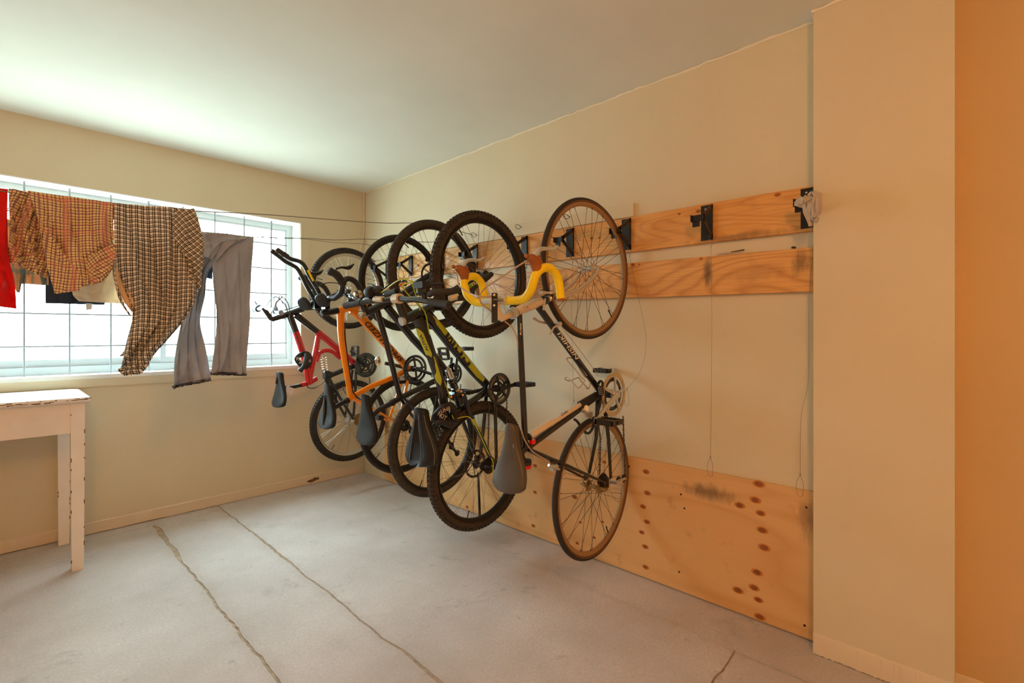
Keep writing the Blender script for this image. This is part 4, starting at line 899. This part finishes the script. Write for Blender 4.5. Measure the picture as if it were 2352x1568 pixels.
MB().tube(cr(lk, 6), .0062, 10).build('cable', M['mblk'], lo2)
cbn = MB().tube([A(1378, 888, -.05), A(1380, 893, -.052), A(1381, 902, -.052), A(1381, 907, -.05)], [.012, .0145, .0145, .012], 14).build('number_barrel', M['mblk'], lo2)
mb = MB()
for i in range(4):
    for j in range(4): mb.ball(A(1374.5+j*3.4+i*.8, 890.5+i*4.6+j*.6, -.066+.0025*abs(j-1.5)), .0019, 6)
mb.build('number_dots', M['wht'], cbn)

# ================================================================ B: lime and black full-suspension bicycle
Y0 = 2.03; A = lambda px, py, dy=0.: at(px, py, Y0+dy)
rh = A(1104, 1067); fh = A(1111, 630)
bk = thing('bicycle', 'lime green and black mountain bicycle with knobbly tyres, second from the pillar', 'bicycle', (rh.x, Y0, rh.z-.36), 'bicycles hanging on the wall')
wheel(bk, 'front_wheel', V(1.893, Y0, 1.598), .715, .056, M['rimb'], M['spoke'], 'knobby', disc=False, valve=2.2, tyrem=M['tyred'], hubm=M['mblk'], seed=.1)
wheel(bk, 'rear_wheel', V(1.875, Y0, .524), .715, .056, M['rimb'], M['spoke'], 'knobby', rear=True, disc=True, valve=-1.9, tyrem=M['tyred'], hubm=M['mblk'], seed=.2)
fr = MB(); bb = A(1126, 892)
fr.tube([A(975, 716), A(992, 735), A(1030, 785), A(1085, 850), bb], [.030, .028, .026, .025, .026], 16)
fr.tube([A(922, 738), A(950, 724), A(992, 707)], [.022, .026, .025], 16); fr.tube([bb, A(1062, 936), A(1006, 972)], [.019, .0175, .017], 14)
fr.tube(cr([A(958, 728), A(966, 745), A(980, 782), A(997, 835), A(1012, 880), A(1020, 930), A(1022, 958)], 4), [.030, .029, .028, .027, .026, .025, .024, .023, .022], 16)
fr.tube([A(984, 798), A(1000, 818), A(1022, 846)], [.010, .016, .014], 12)
fm = fr.build('frame', M['blk'], bk)
# lime colour fields as thin shells lying on the tubes
def panel(P0, P1, r, a0, a1, m, par, name='lime_panel', w0=1., w1=1., n=10):
    P0, P1 = Vector(P0), Vector(P1); xd = (P1-P0).normalized(); up = V(-1, 0, 0); up = (up-xd*up.dot(xd)).normalized(); loops = []
    for i in range(n+1):
        p = P0.lerp(P1, i/n); rr = r+.0012; f = min(1, i/n*6+w0, (1-i/n)*6+w1); row = []
        for k_ in range(9):
            a = a0+(a1-a0)*(.5+(k_/8-.5)*f); row.append(p+up*math.sin(a)*rr+V(0, -math.cos(a)*rr, 0))
        row += [p+up*math.sin(a)*(rr-.002)+V(0, -math.cos(a)*(rr-.002), 0) for a in reversed([a0+(a1-a0)*(.5+(k_/8-.5)*f) for k_ in range(9)])]
        loops.append(row)
    return MB().loft(loops).build(name, m, par)
pg = panel(A(1104, 873), A(986, 727), .0268, -1.0, .72, M['green'], fm, w0=.55, w1=.15)
tubetext('CCM', pg, A(1072, 836), A(1018, 767), .0280, -.14, .046, M['blk'], shear=.0)
panel(A(1014, 880), A(992, 812), .0280, .3, 1.5, M['green'], fm, w0=.1, w1=.6); panel(A(993, 815), A(965, 748), .0300, .55, 1.9, M['green'], fm, w0=.6, w1=.1)
tubetext('ALPHA', fm, A(987, 800), A(971, 762), .0312, 1.1, .017, M['blk'])
# rear triangle
ra = MB(); rk = A(1050, 908)
ra.box(A(1048, 906), .07, .05, .022, Matrix.Rotation(.2, 3, 'Y'))
for s in (0, 1):
    f = (lambda p: mir(p, Y0)) if s else (lambda p: p)
    ra.tube([f(A(1064, 902, -.034)), f(A(1078, 950, -.042)), f(A(1108, 1010, -.056)), f(A(1126, 1050, -.066))], [.013, .012, .011, .010], 12)
    ra.tube([f(A(1134, 905, -.030)), f(A(1138, 960, -.045)), f(A(1140, 1052, -.066))], [.011, .0105, .009], 10); ra.box(f(A(1134, 1060, -.066)), .05, .007, .03)
    ra.tube([f(A(1037, 911, -.034)), f(A(1064, 902, -.034))], .009, 10)
rr_ = ra.build('swingarm', M['blk'], bk)
panel(A(1118, 1030, -.045), A(1084, 960, -.045), .0145, -.2, 1.1, M['green'], rr_, name='lime_stripe')
mb = MB()
for px, py in ((1036.5, 911), (1059.5, 898.5), (1063, 907)): mb.cyl(A(px, py, -.050), A(px, py, -.040), .006, 12)
mb.build('pivot_bolts', M['rust'], rr_)
# shock
s0, s1 = A(1026, 842), A(1047, 899); shk = MB().tube([s0, s0.lerp(s1, .12), s0.lerp(s1, .12), s0.lerp(s1, .42), s0.lerp(s1, .45)], [.012, .012, .019, .019, .024], 14); shk.tube([s0.lerp(s1, .4), s1], .009, 10); shk.cyl(s0.lerp(s1, .93)+V(0, -.02, 0), s0.lerp(s1, .93)+V(0, .02, 0), .014, 12)
shk.tube([s0.lerp(s1, .9), s0.lerp(s1, .97)], [.023, .018], 14)
sh_ = shk.build('rear_shock', M['chrome'], bk)
def spring(a, b, R, r, turns, m, par):
    a, b = Vector(a), Vector(b); d = (b-a).normalized(); u = V(0, 1, 0); w = d.cross(u); P = []
    n = int(turns*12)
    for i in range(n+1):
        t = i/n; an = 2*math.pi*turns*t; P.append(a.lerp(b, t)+(u*math.cos(an)+w*math.sin(an))*R)
    return MB().tube(P, r, 7).build('coil_spring', m, par)
spring(s0.lerp(s1, .45), s0.lerp(s1, .9), .019, .0042, 5, M['blk'], sh_)
# fork with suspension legs
fk = MB(); cw_ = A(1000, 703); fk.box(cw_+V(.01, 0, 0), .05, .15, .045)
for s in (-1, 1):
    y_ = V(0, s*.062, 0); fk.tube([A(998, 704)+y_, A(1036, 683)+y_], .0155, 12)
f1 = fk.build('fork', M['blk'], bk); lw = MB()
for s in (-1, 1):
    y_ = V(0, s*.062, 0); lw.tube([A(1030, 686)+y_, A(1034, 684)+y_, A(1098, 640)+y_, A(1112, 631)+y_], [.019, .0205, .0205, .014], 14)
lwo = lw.build('fork_lowers', M['mblk'], f1)
panel(A(1045, 676, -.062), A(1080, 653, -.062), .0208, -.9, .5, mat('fork_green', (110, 170, 40), .35), lwo, name='green_panel')
text('VAX', lwo, A(1090, 650, -.085), A(1102, 642)-A(1078, 658), V(-.7, 0, .9), .022, .05, M['wht'])
stem(bk, A(930, 733), A(913, 686), .020, M['blk'], M['cream'], .025); MB().cyl(A(921, 738, -.0), A(927, 736, 0), .023, 16).build('steerer_cap', M['alu'], bk)
hb = flatbar(bk, A(912, 685), at(1032, 700, 1.655), at(793, 702, 2.43), (0, 0, .006), M['rub'], .135, M['blk'], r=.0145)
MB().cyl(at(861, 687.5, 2.19), at(880, 687, 2.12), .0152, 14).build('bar_decal', M['cream'], hb)
brake_lever(hb, at(972, 668, 1.84), at(1018, 651, 1.72), M['mblk'], body=.05)
k = MB(); k.box(at(970, 655, 1.84), .05, .07, .03); k.cyl(at(974, 690, 1.83), at(974, 668, 1.83), .015, 12); k.build('shifter', M['mblk'], hb)
k = MB(); p_ = at(853, 676, 2.24); k.lathe(p_+V(-.01, -.01, .01), [(.001, -.022), (.026, -.02), (.032, 0), (.028, .02), (.001, .022)], 24); k.box(p_+V(0, .01, -.03), .04, .05, .03)
k.build('shifter', M['mblk'], hb); brake_lever(hb, at(868, 668, 2.2), at(845, 652, 2.32), M['mblk'], body=.05)
be = MB().tube(cr([at(986, 676, 1.80), at(996, 671, 1.76), at(1020, 670, 1.72), at(1048, 668, 1.68), at(1066, 672, 1.66), at(1063, 682, 1.66), at(1050, 684, 1.67)], 5), .0150, 12).build('bar_end', M['rub'], hb)
MB().tube([at(1052, 680, 1.67), at(1032, 686, 1.68)], [.0135, .0135], 12).build('silver_tip', M['cream'], be)
for pts in ([at(967, 663, 1.84), at(945, 650, 1.9), at(925, 658, 1.98), at(950, 690, 2.0), at(975, 715, 2.0), at(985, 760, 1.99), at(987, 768, 2.0)], [at(958, 668, 1.84), at(955, 650, 1.88), at(920, 642, 1.95), at(885, 665, 2.1), at(876, 672, 2.15)], [at(944, 644, 1.92), at(962, 700, 1.98), at(965, 712, 2.0)]): cable(bk, pts, .0032, M['gcab'])
cable(bk, [A(1021, 876, -.022), A(1031, 905, -.028), A(1036, 940, -.03), A(1043, 962, -.04), A(1060, 958, -.05), A(1078, 958, -.055), A(1092, 976, -.062), A(1120, 1036, -.07), A(1132, 1060, -.075), A(1132, 1088, -.075)], .0028, M['gcab'])
sd, sp = saddle(bk, A(956, 936), A(960, 1068), .112, M['sad'], V(0, 0, 0), gel=True, wn=.040, thick=.045)
MB().tube([A(1014, 966), A(986, 985), sp], .0135, 14).build('seatpost', mat('grey_post', (70, 78, 74), .4, .5), bk)
# strap lock around the post
lk_ = thing('strap_lock', 'black fabric covered lock with white lettering wrapped below the big padded saddle', 'lock', A(1020, 960))
MB().tube(cr([A(1006, 946, -.05), A(1020, 934, -.07), A(1036, 932, -.06), A(1044, 950, -.03), A(1040, 968, 0), A(1024, 978, .02), A(1006, 970, .01), A(1000, 956, -.02)], 5, True), .020, 10, closed=True, flat=.7).build('fabric_sleeve', M['mblk'], lk_)
text('UNII', lk_, A(1023, 941, -.096), A(1036, 935)-A(1011, 945), V(-.4, 0, 1), .020, .058, M['cream']); text('NOT', lk_, A(1016, 955, -.085), A(1030, 966)-A(1004, 948), V(.55, 0, 1), .022, .060, M['cream'])
MB().tube(cr([A(1000, 972, -.06), A(1012, 968, -.07), A(1030, 975, -.07), A(1046, 972, -.06), A(1048, 962, -.05)], 4), [.012, .016, .016, .013, .010], 12).build('lock_head', M['mblk'], lk_)
crankset(bk, A(1146, 892.5, -.045), .088, A(1190, 881, -.085), mat('bronze_dark', (150, 128, 100), .35, .8), M['mblk'], Y0, 'guard', M['mblk'], (0, 0), rings=3, pedoff=.05)
cassette(bk, A(1124, 1068, -.036), .050, .026, 8); chain(bk, [[A(1123, 925, -.045), A(1121, 1045, -.046)], [A(1164, 918, -.045), A(1163, 990, -.05), A(1150, 1075, -.055)]])
derailleur(bk, A(1140, 1070, -.066), A(1160, 1100, -.055)-A(1140, 1070, -.066), M['mblk'])
MB().box(A(1125, 905, -.03), .03, .02, .03).build('front_derailleur', M['steel'], bk)
MB().bar(A(1098, 1085, .075), A(1102, 1188, .085), .008, .013).build('kickstand', M['blk'], bk)

# ================================================================ C: plain black hardtail
Y0 = 2.52; A = lambda px, py, dy=0.: at(px, py, Y0+dy)
rh = A(1000, 1010)
bk = thing('bicycle', 'plain black mountain bicycle with wide fine-treaded tyres, third from the pillar', 'bicycle', (rh.x, Y0, rh.z-.35), 'bicycles hanging on the wall')
wheel(bk, 'front_wheel', V(1.935, Y0, 1.641), .700, .052, M['rimb'], M['spokeb'], 'fine', disc=True, tyrem=M['tyred'], hubm=M['mblk'], valve=2.5, rimd=.016)
wheel(bk, 'rear_wheel', V(1.940, Y0, .572), .698, .052, M['rimb'], M['spokeb'], 'fine', rear=True, disc=True, tyrem=M['tyred'], hubm=M['mblk'], valve=-2., rimd=.016)
fr = MB(); bb = A(1028, 862)
fr.tube([A(866, 712), A(886, 780), A(919, 912)], [.018, .0165, .0165], 14); fr.tube([A(888, 703), A(947, 776), A(1006, 838), bb], [.024, .023, .022, .020], 14); fr.tube([A(832, 722), A(870, 704), A(905, 690)], [.020, .0225, .022], 16)
fr.tube([bb, A(999, 874), A(919, 914), A(905, 922)], [.0175, .0175, .0175, .0175], 14)
for s in (0, 1):
    f = (lambda p: mir(p, Y0)) if s else (lambda p: p)
    fr.tube([f(A(926, 912, -.02)), f(A(960, 950, -.045)), f(A(1012, 1010, -.066))], [.009, .009, .008], 10); fr.tube([f(A(1024, 866, -.03)), f(A(1022, 930, -.046)), f(A(1014, 1006, -.066))], [.011, .010, .009], 10)
fm = fr.build('frame', M['blk'], bk)
MB().tube([A(886, 710, -.012), A(1006, 848, -.012)], .0022, 6).build('pinstripe', M['cream'], fm) if 0 else None
MB().tube([A(994, 877), A(1006, 871)], .0182, 14).build('seat_tube_band', mat('band_bronze', (130, 112, 92), .4, .5), fm)
fk = MB(); fk.box(A(916, 686)+V(0, 0, 0), .05, .15, .05)
for s in (-1, 1): fk.tube([A(920, 684)+V(0, s*.064, 0), A(944, 672)+V(0, s*.064, 0)], .0155, 12)
f1 = fk.build('fork', M['blk'], bk); lw = MB()
for s in (-1, 1): lw.tube([A(936, 676)+V(0, s*.064, 0), A(940, 674)+V(0, s*.064, 0), A(994, 634)+V(0, s*.064, 0), A(1003, 628)+V(0, s*.064, 0)], [.020, .0215, .0215, .014], 14)
lw.build('fork_lowers', M['mblk'], f1); MB().box(A(996, 616, .055), .04, .03, .06).build('brake_caliper', M['steel'], f1)
MB().tube([A(826, 725), A(830, 723), A(836, 720)], [.016, .021, .022], 16).build('steerer_cap', M['chrome'], bk)
stem(bk, A(840, 717), A(830, 692), .019, M['blk'], M['mblk'], .025)
hb = flatbar(bk, A(830, 690), at(912, 668, 2.16), at(788, 672, 2.86), (0, 0, 0), M['rub'], .10, M['blk'], r=.013)
brake_lever(hb, at(880, 676, 2.3), at(905, 652, 2.24), M['mblk'], body=.04); brake_lever(hb, at(808, 690, 2.72), at(775, 668, 2.8), M['mblk'], body=.04)
k = MB(); k.lathe(at(822, 676, 2.55), [(.001, -.015), (.024, -.012), (.026, .0), (.022, .012), (.001, .015)], 20); k.build('bell', M['chrome'], hb)
cable(bk, [at(812, 690, 2.7), at(800, 668, 2.62), at(780, 652, 2.6), at(748, 650, 2.62), at(724, 662, 2.6)], .0028, M['cab']); cable(bk, [at(880, 670, 2.3), at(868, 660, 2.36), at(893, 690, 2.48), at(900, 700, 2.5)], .0028, M['cab'])
cable(bk, [at(812, 692, 2.7), at(804, 676, 2.5), at(830, 700, 2.44), at(850, 716, 2.49)], .0028, M['cab'])
sd, sp = saddle(bk, A(831, 905), A(836, 1020), .086, M['sad'], V(0, 0, 0), wn=.020, thick=.03)
MB().tube([A(908, 921), A(868, 942), sp], .0150, 14).build('seatpost', M['mblk'], bk); MB().cyl(A(904, 923), A(898, 926), .020, 14).build('seat_collar', M['blk'], bk)
crankset(bk, A(1042, 858, -.045), .072, A(1052, 800, -.07), M['blk'], M['blk'], Y0, 'mtb', M['steel'], (0, 0), rings=2, left=False, holes=4)
e2 = A(1014, 826, .085); k = MB().tube([A(1028, 862, .05), A(1036, 836, .06), A(1038, 822, .08)], [.014, .012, .011], 10, flat=.6); la = k.build('left_crank', M['blk'], bk); pedal(la, A(1019, 812, .07), M['steel'], 1.35)
cassette(bk, A(1016, 1008, -.036), .056, .026, 8, M['rust']); chain(bk, [[A(1058, 882, -.045), A(1056, 960, -.05), A(1040, 1020, -.05)], [A(1024, 878, -.045), A(1006, 990, -.046)]])
derailleur(bk, A(1026, 1012, -.066), A(1050, 1040, -.055)-A(1026, 1012, -.066), M['mblk'])
# ================================================================ D: orange road bicycle
Y0 = 2.89; A = lambda px, py, dy=0.: at(px, py, Y0+dy)
rh = A(920, 976)
bk = thing('bicycle', 'orange road bicycle with black drop bars and raised aero extensions', 'bicycle', (rh.x, Y0, rh.z-.34), 'bicycles hanging on the wall')
wheel(bk, 'front_wheel', V(1.936, Y0, 1.615), .668, .027, M['rimb'], M['spokeb'], valve=2.6, rimd=.026, hubm=M['mblk'])
wheel(bk, 'rear_wheel', V(1.942, Y0, .632), .668, .027, M['rimb'], M['spokeb'], rear=True, valve=-2.4, rimd=.026, hubm=M['mblk'])
fr = MB(); bb = A(938, 847)
fr.tube([A(776, 714), A(800, 707), A(828, 700)], [.021, .024, .026], 16)
fr.tube(cr([A(806, 712), A(826, 726), A(856, 757), A(892, 796), A(922, 828), bb], 4), [.024, .027, .029, .029, .028, .027, .026, .026, .025], 16, flat=.85)
fr.tube(cr([A(783, 712), A(783, 740), A(785, 780), A(794, 840), A(803, 895), A(806, 915)], 4), [.025, .024, .022, .020, .019, .018], 14, flat=.8)
fr.tube([bb, A(905, 866), A(850, 888), A(808, 912), A(798, 919)], [.021, .019, .0175, .018, .019], 14, flat=.85)
for s in (0, 1):
    f = (lambda p: mir(p, Y0)) if s else (lambda p: p)
    fr.tube([f(A(810, 914, -.012)), f(A(858, 939, -.034)), f(A(914, 973, -.064))], [.009, .008, .007], 10); fr.tube([f(A(938, 868, -.03)), f(A(926, 920, -.046)), f(A(917, 970, -.064))], [.012, .010, .008], 10)
fm = fr.build('frame', M['orange'], bk)
tubetext('SPECIALIZED', fm, A(920, 827), A(838, 738), .0275, .25, .036, M['dred'], shear=.25)
MB().tube([A(791, 740, -.014), A(793, 780, -.014), A(801, 840, -.013), A(811, 900, -.012), A(820, 912, -.016), A(850, 930, -.03)], .0045, 8).build('dark_edge_stripe', M['dred'], fm)
fk = MB(); fk.tube([A(826, 701), A(840, 694)], [.024, .026], 14); fk.box(A(846, 691), .05, .10, .035)
for s in (-1, 1): fk.tube(cr([A(848, 690)+V(0, s*.045, 0), A(880, 672)+V(0, s*.048, 0), A(905, 658)+V(0, s*.052, 0), A(922, 650)+V(0, s*.054, 0)], 4), [.017, .017, .015, .014, .012, .010, .008], 12, flat=.7)
fk.build('fork', M['orange'], bk)
sp0 = A(741, 719); MB().tube([A(738, 721), A(742, 719), A(776, 713)], [.016, .0205, .0205], 16).build('steerer_spacers', M['blk'], bk)
stc = A(745, 690); s_ = stem(bk, A(748, 717), stc, .018, M['blk'], M['mblk'], .03)
bc0 = A(748, 685)
hbm = MB().tube([bc0+V(0, -.08, 0), bc0+V(0, .08, 0)], .0150, 14); hb = hbm.build('handlebar', M['blk'], bk)
for s in (0, 1):
    f = (lambda p: mir(p, Y0)) if s else (lambda p: p)
    P = [f(bc0+V(0, -.07, 0)), f(A(770, 684, -.12)), f(A(783, 672, -.17)), f(A(787, 655, -.19)), f(A(792, 643, -.20)), f(A(803, 640, -.205)), f(A(816, 647, -.207)), f(A(826, 662, -.208)), f(A(830, 678, -.21)), f(A(825, 692, -.21))]
    MB().tube(cr(P, 6), .0165, 12).build('bar_tape', M['mblk'], hb)
    h_ = MB(); h_.tube(cr([f(A(790, 655, -.19)), f(A(782, 642, -.192)), f(A(772, 630, -.194)), f(A(760, 624, -.195)), f(A(754, 620, -.196))], 4), [.020, .023, .024, .024, .023, .023, .024, .024, .023, .022, .022, .022, .023, .024, .024, .022, .016], 14, flat=.8); h_.build('brake_hood', M['mblk'], hb)
    l_ = MB().tube(cr([f(A(770, 618, -.196)), f(A(784, 614, -.197)), f(A(798, 615, -.198)), f(A(806, 612, -.199)), f(A(813, 606, -.2))], 4), [.006, .006, .007, .009, .012, .013, .010, .006, .004], 8, flat=.7); l_.build('brake_lever', M['blk'], hb)
# aero extensions with pads
ex = MB(); f2 = lambda p: p
ex.tube(cr([at(742, 690, Y0-.045), at(729, 664, Y0-.045), at(712, 636, Y0-.045), at(699, 610, Y0-.045), at(687, 600, Y0-.045), at(667, 594, Y0-.045), at(650, 584, Y0-.045), at(635, 572, Y0-.045)], 5), .0125, 12)
ex.tube(cr([at(726, 694, Y0+.045), at(706, 660, Y0+.045), at(694, 636, Y0+.045), at(683, 617, Y0+.045), at(672, 609, Y0+.045), at(655, 600, Y0+.045), at(640, 588, Y0+.045), at(623, 575, Y0+.045)], 5), .0125, 12)
exo = ex.build('aero_extensions', M['blk'], hb)
MB().tube([at(637, 573.5, Y0-.045), at(661, 590, Y0-.045)], .0142, 12).build('grip', M['rub'], exo); MB().tube([at(625, 576, Y0+.045), at(646, 592, Y0+.045)], .0142, 12).build('grip', M['rub'], exo)
MB().tube([at(719, 645, Y0-.052), at(706, 620, Y0-.052)], .0085, 8).build('yellow_stripe', M['yel'], exo)
mb = MB(); 
def pad(c, name):
    c = Vector(c); poly = [(-.045, -.03), (-.05, .0), (-.035, .035), (-.01, .045), (.03, .04), (.05, .015), (.05, -.02), (.03, -.04), (-.02, -.045)]
    d = (at(687, 600, Y0)-at(742, 690, Y0)).normalized(); n_ = V(-1, -.4, .1); n_ = (n_-d*n_.dot(d)).normalized(); u_ = n_.cross(d)
    poly = [tuple(q.xy*.84) for q in cr([V(x, y_, 0) for x, y_ in poly], 4, True)]
    mb = MB(); loops = []
    for h, s in ((-.008, .85), (0, 1), (.012, 1), (.019, .88), (.021, .6)): loops.append([c+d*(x*s)+u_*(y_*s)+n_*h for x, y_ in poly])
    mb.loft(loops); return mb.build('arm_pad', M['mblk'], exo, ang=.5)
pad(at(741, 689, Y0-.11), 'n'); pad(at(700, 697, Y0+.11), 'f')
k = MB(); k.tube([at(742, 692, Y0-.045), at(738, 700, Y0-.10)], .012, 10); k.build('pad_bracket', M['blk'], exo); MB().box(at(748, 700, Y0-.05), .03, .05, .05).build('bar_clamp', M['blk'], exo); MB().box(at(724, 700, Y0+.05), .03, .05, .05).build('bar_clamp', M['blk'], exo)
sd, sp = saddle(bk, A(747, 881), A(744, 984), .082, M['sad'], V(0, 0, 0), wn=.020, thick=.026, slot=(.25, .92))
MB().tube([A(798, 919), A(764, 938), sp], .0150, 14, flat=.7).build('seatpost', M['mblk'], bk); MB().cyl(A(800, 918), A(791, 923), .0215, 14).build('seat_collar', M['blk'], bk)
crankset(bk, A(953.5, 847, -.045), .100, A(998, 861, -.075), M['blk'], M['blk'], Y0, 'road', M['alu'], (0, 0), rings=2, holes=4, left=False)
k = MB().tube([A(938, 846, .045), A(905, 838, .065), A(884, 834, .08)], [.014, .0125, .0125], 10, flat=.7); la = k.build('left_crank', M['blk'], bk)
MB().lathe(A(868, 829, .10), [(.001, -.03), (.012, -.03), (.022, -.01), (.024, .012), (.012, .03), (.001, .03)], 14, 'Z').build('pedal', M['chrome'], la)
cassette(bk, A(930, 977, -.036), .042, .024, 8); chain(bk, [[A(945, 880, -.045), A(925, 965, -.046)], [A(968, 875, -.045), A(962, 940, -.045), A(945, 990, -.05)]])
derailleur(bk, A(938, 980, -.064), A(952, 1000, -.055)-A(938, 980, -.064), M['mblk'])
MB().box(A(870, 958, -.02), .04, .06, .03).build('rear_brake', M['mblk'], bk); k = MB(); k.box(A(925, 868, -.03), .05, .012, .03); k.build('front_derailleur', M['alu'], bk)
cable(bk, [A(794, 905, -.01), A(788, 890, 0), A(796, 884, 0)], .002, M['cab'])

# ================================================================ E: red full-suspension bicycle (hindmost)
Y0 = 3.69; A = lambda px, py, dy=0.: at(px, py, Y0+dy)
rh = A(812, 963)
bk = thing('bicycle', 'red mountain bicycle with a black head and silver bars, in the corner by the window', 'bicycle', (rh.x, Y0, rh.z-.33), 'bicycles hanging on the wall')
wheel(bk, 'front_wheel', V(1.958, Y0, 1.630), .650, .052, M['rims'], M['spoke'], 'knobby', tyrem=M['tyre'], valve=2.9)
wheel(bk, 'rear_wheel', V(1.966, Y0-.01, .563), .650, .052, M['rims'], M['spoke'], 'knobby', rear=True, tyrem=M['tyre'], valve=-2.2)
fr = MB(); bb = A(818, 840)
fr.tube([A(665, 724), A(680, 763)], [.025, .0235], 14); fr.tube([A(678, 722), A(729, 762)], [.025, .0235], 14); fr.tube([A(626, 733), A(662, 721), A(696, 709)], [.018, .023, .022], 16)
fm = fr.build('frame', M['blk'], bk); rd = MB()
rd.tube([A(679, 761), A(695, 808), A(706, 850), A(710, 880)], [.0245, .0235, .023, .026], 14); rd.tube([A(728, 761), A(772, 797), A(812, 832)], [.0245, .025, .024], 14)
rd.tube([A(731, 772), A(722, 820), A(711, 868)], [.021, .021, .021], 14); rd.tube(cr([A(726, 830), A(733, 812), A(747, 805), A(764, 808), A(782, 822)], 5), [.020, .0165, .016, .016, .018], 12)
rd.tube([A(692, 884), A(712, 878), A(727, 869)], [.018, .018, .019], 14)
ro = rd.build('red_tubes', M['red'], fm)
s0, s1 = A(743, 812), A(748, 856); so_ = MB().tube([s0, s1], .009, 10).build('rear_shock', M['chrome'], bk); spring(s0.lerp(s1, .2), s0.lerp(s1, .88), .021, .0048, 5.5, M['cream'], so_)
ra = MB()
ra.tube([A(750, 866), A(786, 851), A(815, 840)], [.018, .020, .020], 12); ra.tube([A(745, 852), A(764, 858)], [.014, .012], 10); ra.box(A(751, 862), .05, .05, .05)
for s in (0, 1):
    f = (lambda p: mir(p, Y0)) if s else (lambda p: p)
    ra.tube([f(A(755, 868, -.03)), f(A(782, 915, -.052)), f(A(812, 962, -.064))], [.013, .012, .010], 10); ra.tube([f(A(818, 850, -.03)), f(A(816, 900, -.046)), f(A(812, 955, -.064))], [.011, .011, .009], 10)
ra.build('swingarm', mat('gunmetal', (62, 62, 64), .35, .6), bk)
k = MB(); k.box(A(762, 905, -.05), .03, .03, .05); k.box(A(768, 912, .05), .03, .03, .05); k.build('rear_brake', M['mblk'], bk)
fk = MB(); fk.box(A(706, 706), .045, .13, .04)
for s in (-1, 1): fk.tube([A(708, 705)+V(0, s*.055, 0), A(770, 680)+V(0, s*.055, 0), A(797, 668)+V(0, s*.055, 0)], [.018, .018, .012], 12)
fk.build('fork', M['mblk'], bk)
stm = MB().tube([A(630, 734), A(622, 731), A(604, 706)], [.018, .018, .016], 12); stm.build('stem', M['blk'], bk)
hc = A(608, 706)
silver = mat('silver_bar', (168, 178, 194), .4, .3)
hb = flatbar(bk, hc, at(646, 718, 3.40), at(574, 714, 4.00), (0, 0, 0), silver, .10, silver, r=.0135)
for (a_, b_) in (((632, 708, 3.46), (648, 682, 3.44)), ((592, 704, 3.86), (580, 686, 3.94))): brake_lever(hb, at(*a_), at(*b_), silver, body=.03)
k = MB()
for q_ in (3.50, 3.83): p_ = hc.lerp(at(646, 718, 3.40), (3.69-q_)/.29) if q_ < 3.69 else hc.lerp(at(574, 714, 4.0), (q_-3.69)/.31); k.cyl(p_+V(0, -.012, 0), p_+V(0, .012, 0), .022, 14)
k.build('bar_clamps', M['mblk'], hb)
for pts in ([at(640, 690, 3.44), at(644, 679, 3.44), at(660, 694, 3.5), at(666, 720, 3.6), at(667, 735, 3.66), at(690, 800, 3.67)], [at(630, 690, 3.46), at(632, 680, 3.5), at(655, 700, 3.6), at(664, 730, 3.67)], [at(596, 700, 3.84), at(612, 708, 3.8), at(650, 712, 3.7), at(700, 698, 3.69)], [at(610, 705, 3.7), at(625, 685, 3.6), at(640, 684, 3.56), at(652, 700, 3.6)]): cable(bk, pts, .0032, M['cab'])
sd, sp = saddle(bk, A(636, 853), A(634, 935), .088, M['sad'], V(0, 0, 0), wn=.022, thick=.03, slot=(.16, .34))
MB().tube([A(694, 884), sp], .0140, 14).build('seatpost', M['blk'], bk)
MB().box(A(662, 897, -.03), .05, .05, .055, Matrix.Rotation(.4, 3, 'Y')).build('reflector', mat('clear_reflector', (225, 215, 215), .2), bk)
crankset(bk, A(840, 838, -.045), .098, A(808, 806, -.08), M['steel'], M['mblk'], Y0, 'guard', M['steel'], (math.pi/2, 0), rings=3, left=False, pedoff=.05)
cassette(bk, A(824, 963, -.036), .050, .026, 7, M['rust']); chain(bk, [[A(848, 866, -.045), A(860, 960, -.05)], [A(818, 860, -.045), A(812, 940, -.046)]])
derailleur(bk, A(830, 966, -.064), A(850, 985, -.055)-A(830, 966, -.064), M['mblk'])
cable(bk, [A(705, 878, -.02), A(708, 890, -.02), A(726, 889, -.01), A(752, 868, -.01)], .0035, M['cab'], 'brake_hose')
l2_ = thing('strap_lock', 'black strap lock with white letters wrapped round the red bicycle frame', 'lock', A(705, 840))
MB().tube(cr([A(682, 822, -.04), A(696, 812, -.05), A(708, 814, -.05), A(712, 826, -.04), A(704, 842, -.03), A(690, 836, -.02)], 5, True), .019, 10, closed=True, flat=.7).build('fabric_sleeve', M['mblk'], l2_)
MB().tube(cr([A(705, 812, -.07), A(703, 828, -.08), A(697, 842, -.08), A(688, 852, -.07)], 4), [.020, .021, .018, .016, .02], 12).build('lock_head', M['mblk'], l2_)
text('FE', l2_, A(686, 824, -.078), V(1, 0, -.1), V(0, 0, 1), .022, .03, M['wht']); text('NO', l2_, A(692, 832, -.085), V(1, 0, .2), V(0, 0, 1), .018, .03, M['wht']); text('OI', l2_, A(709, 829, -.075), V(1, 0, .2), V(0, 0, 1), .022, .03, M['wht'])
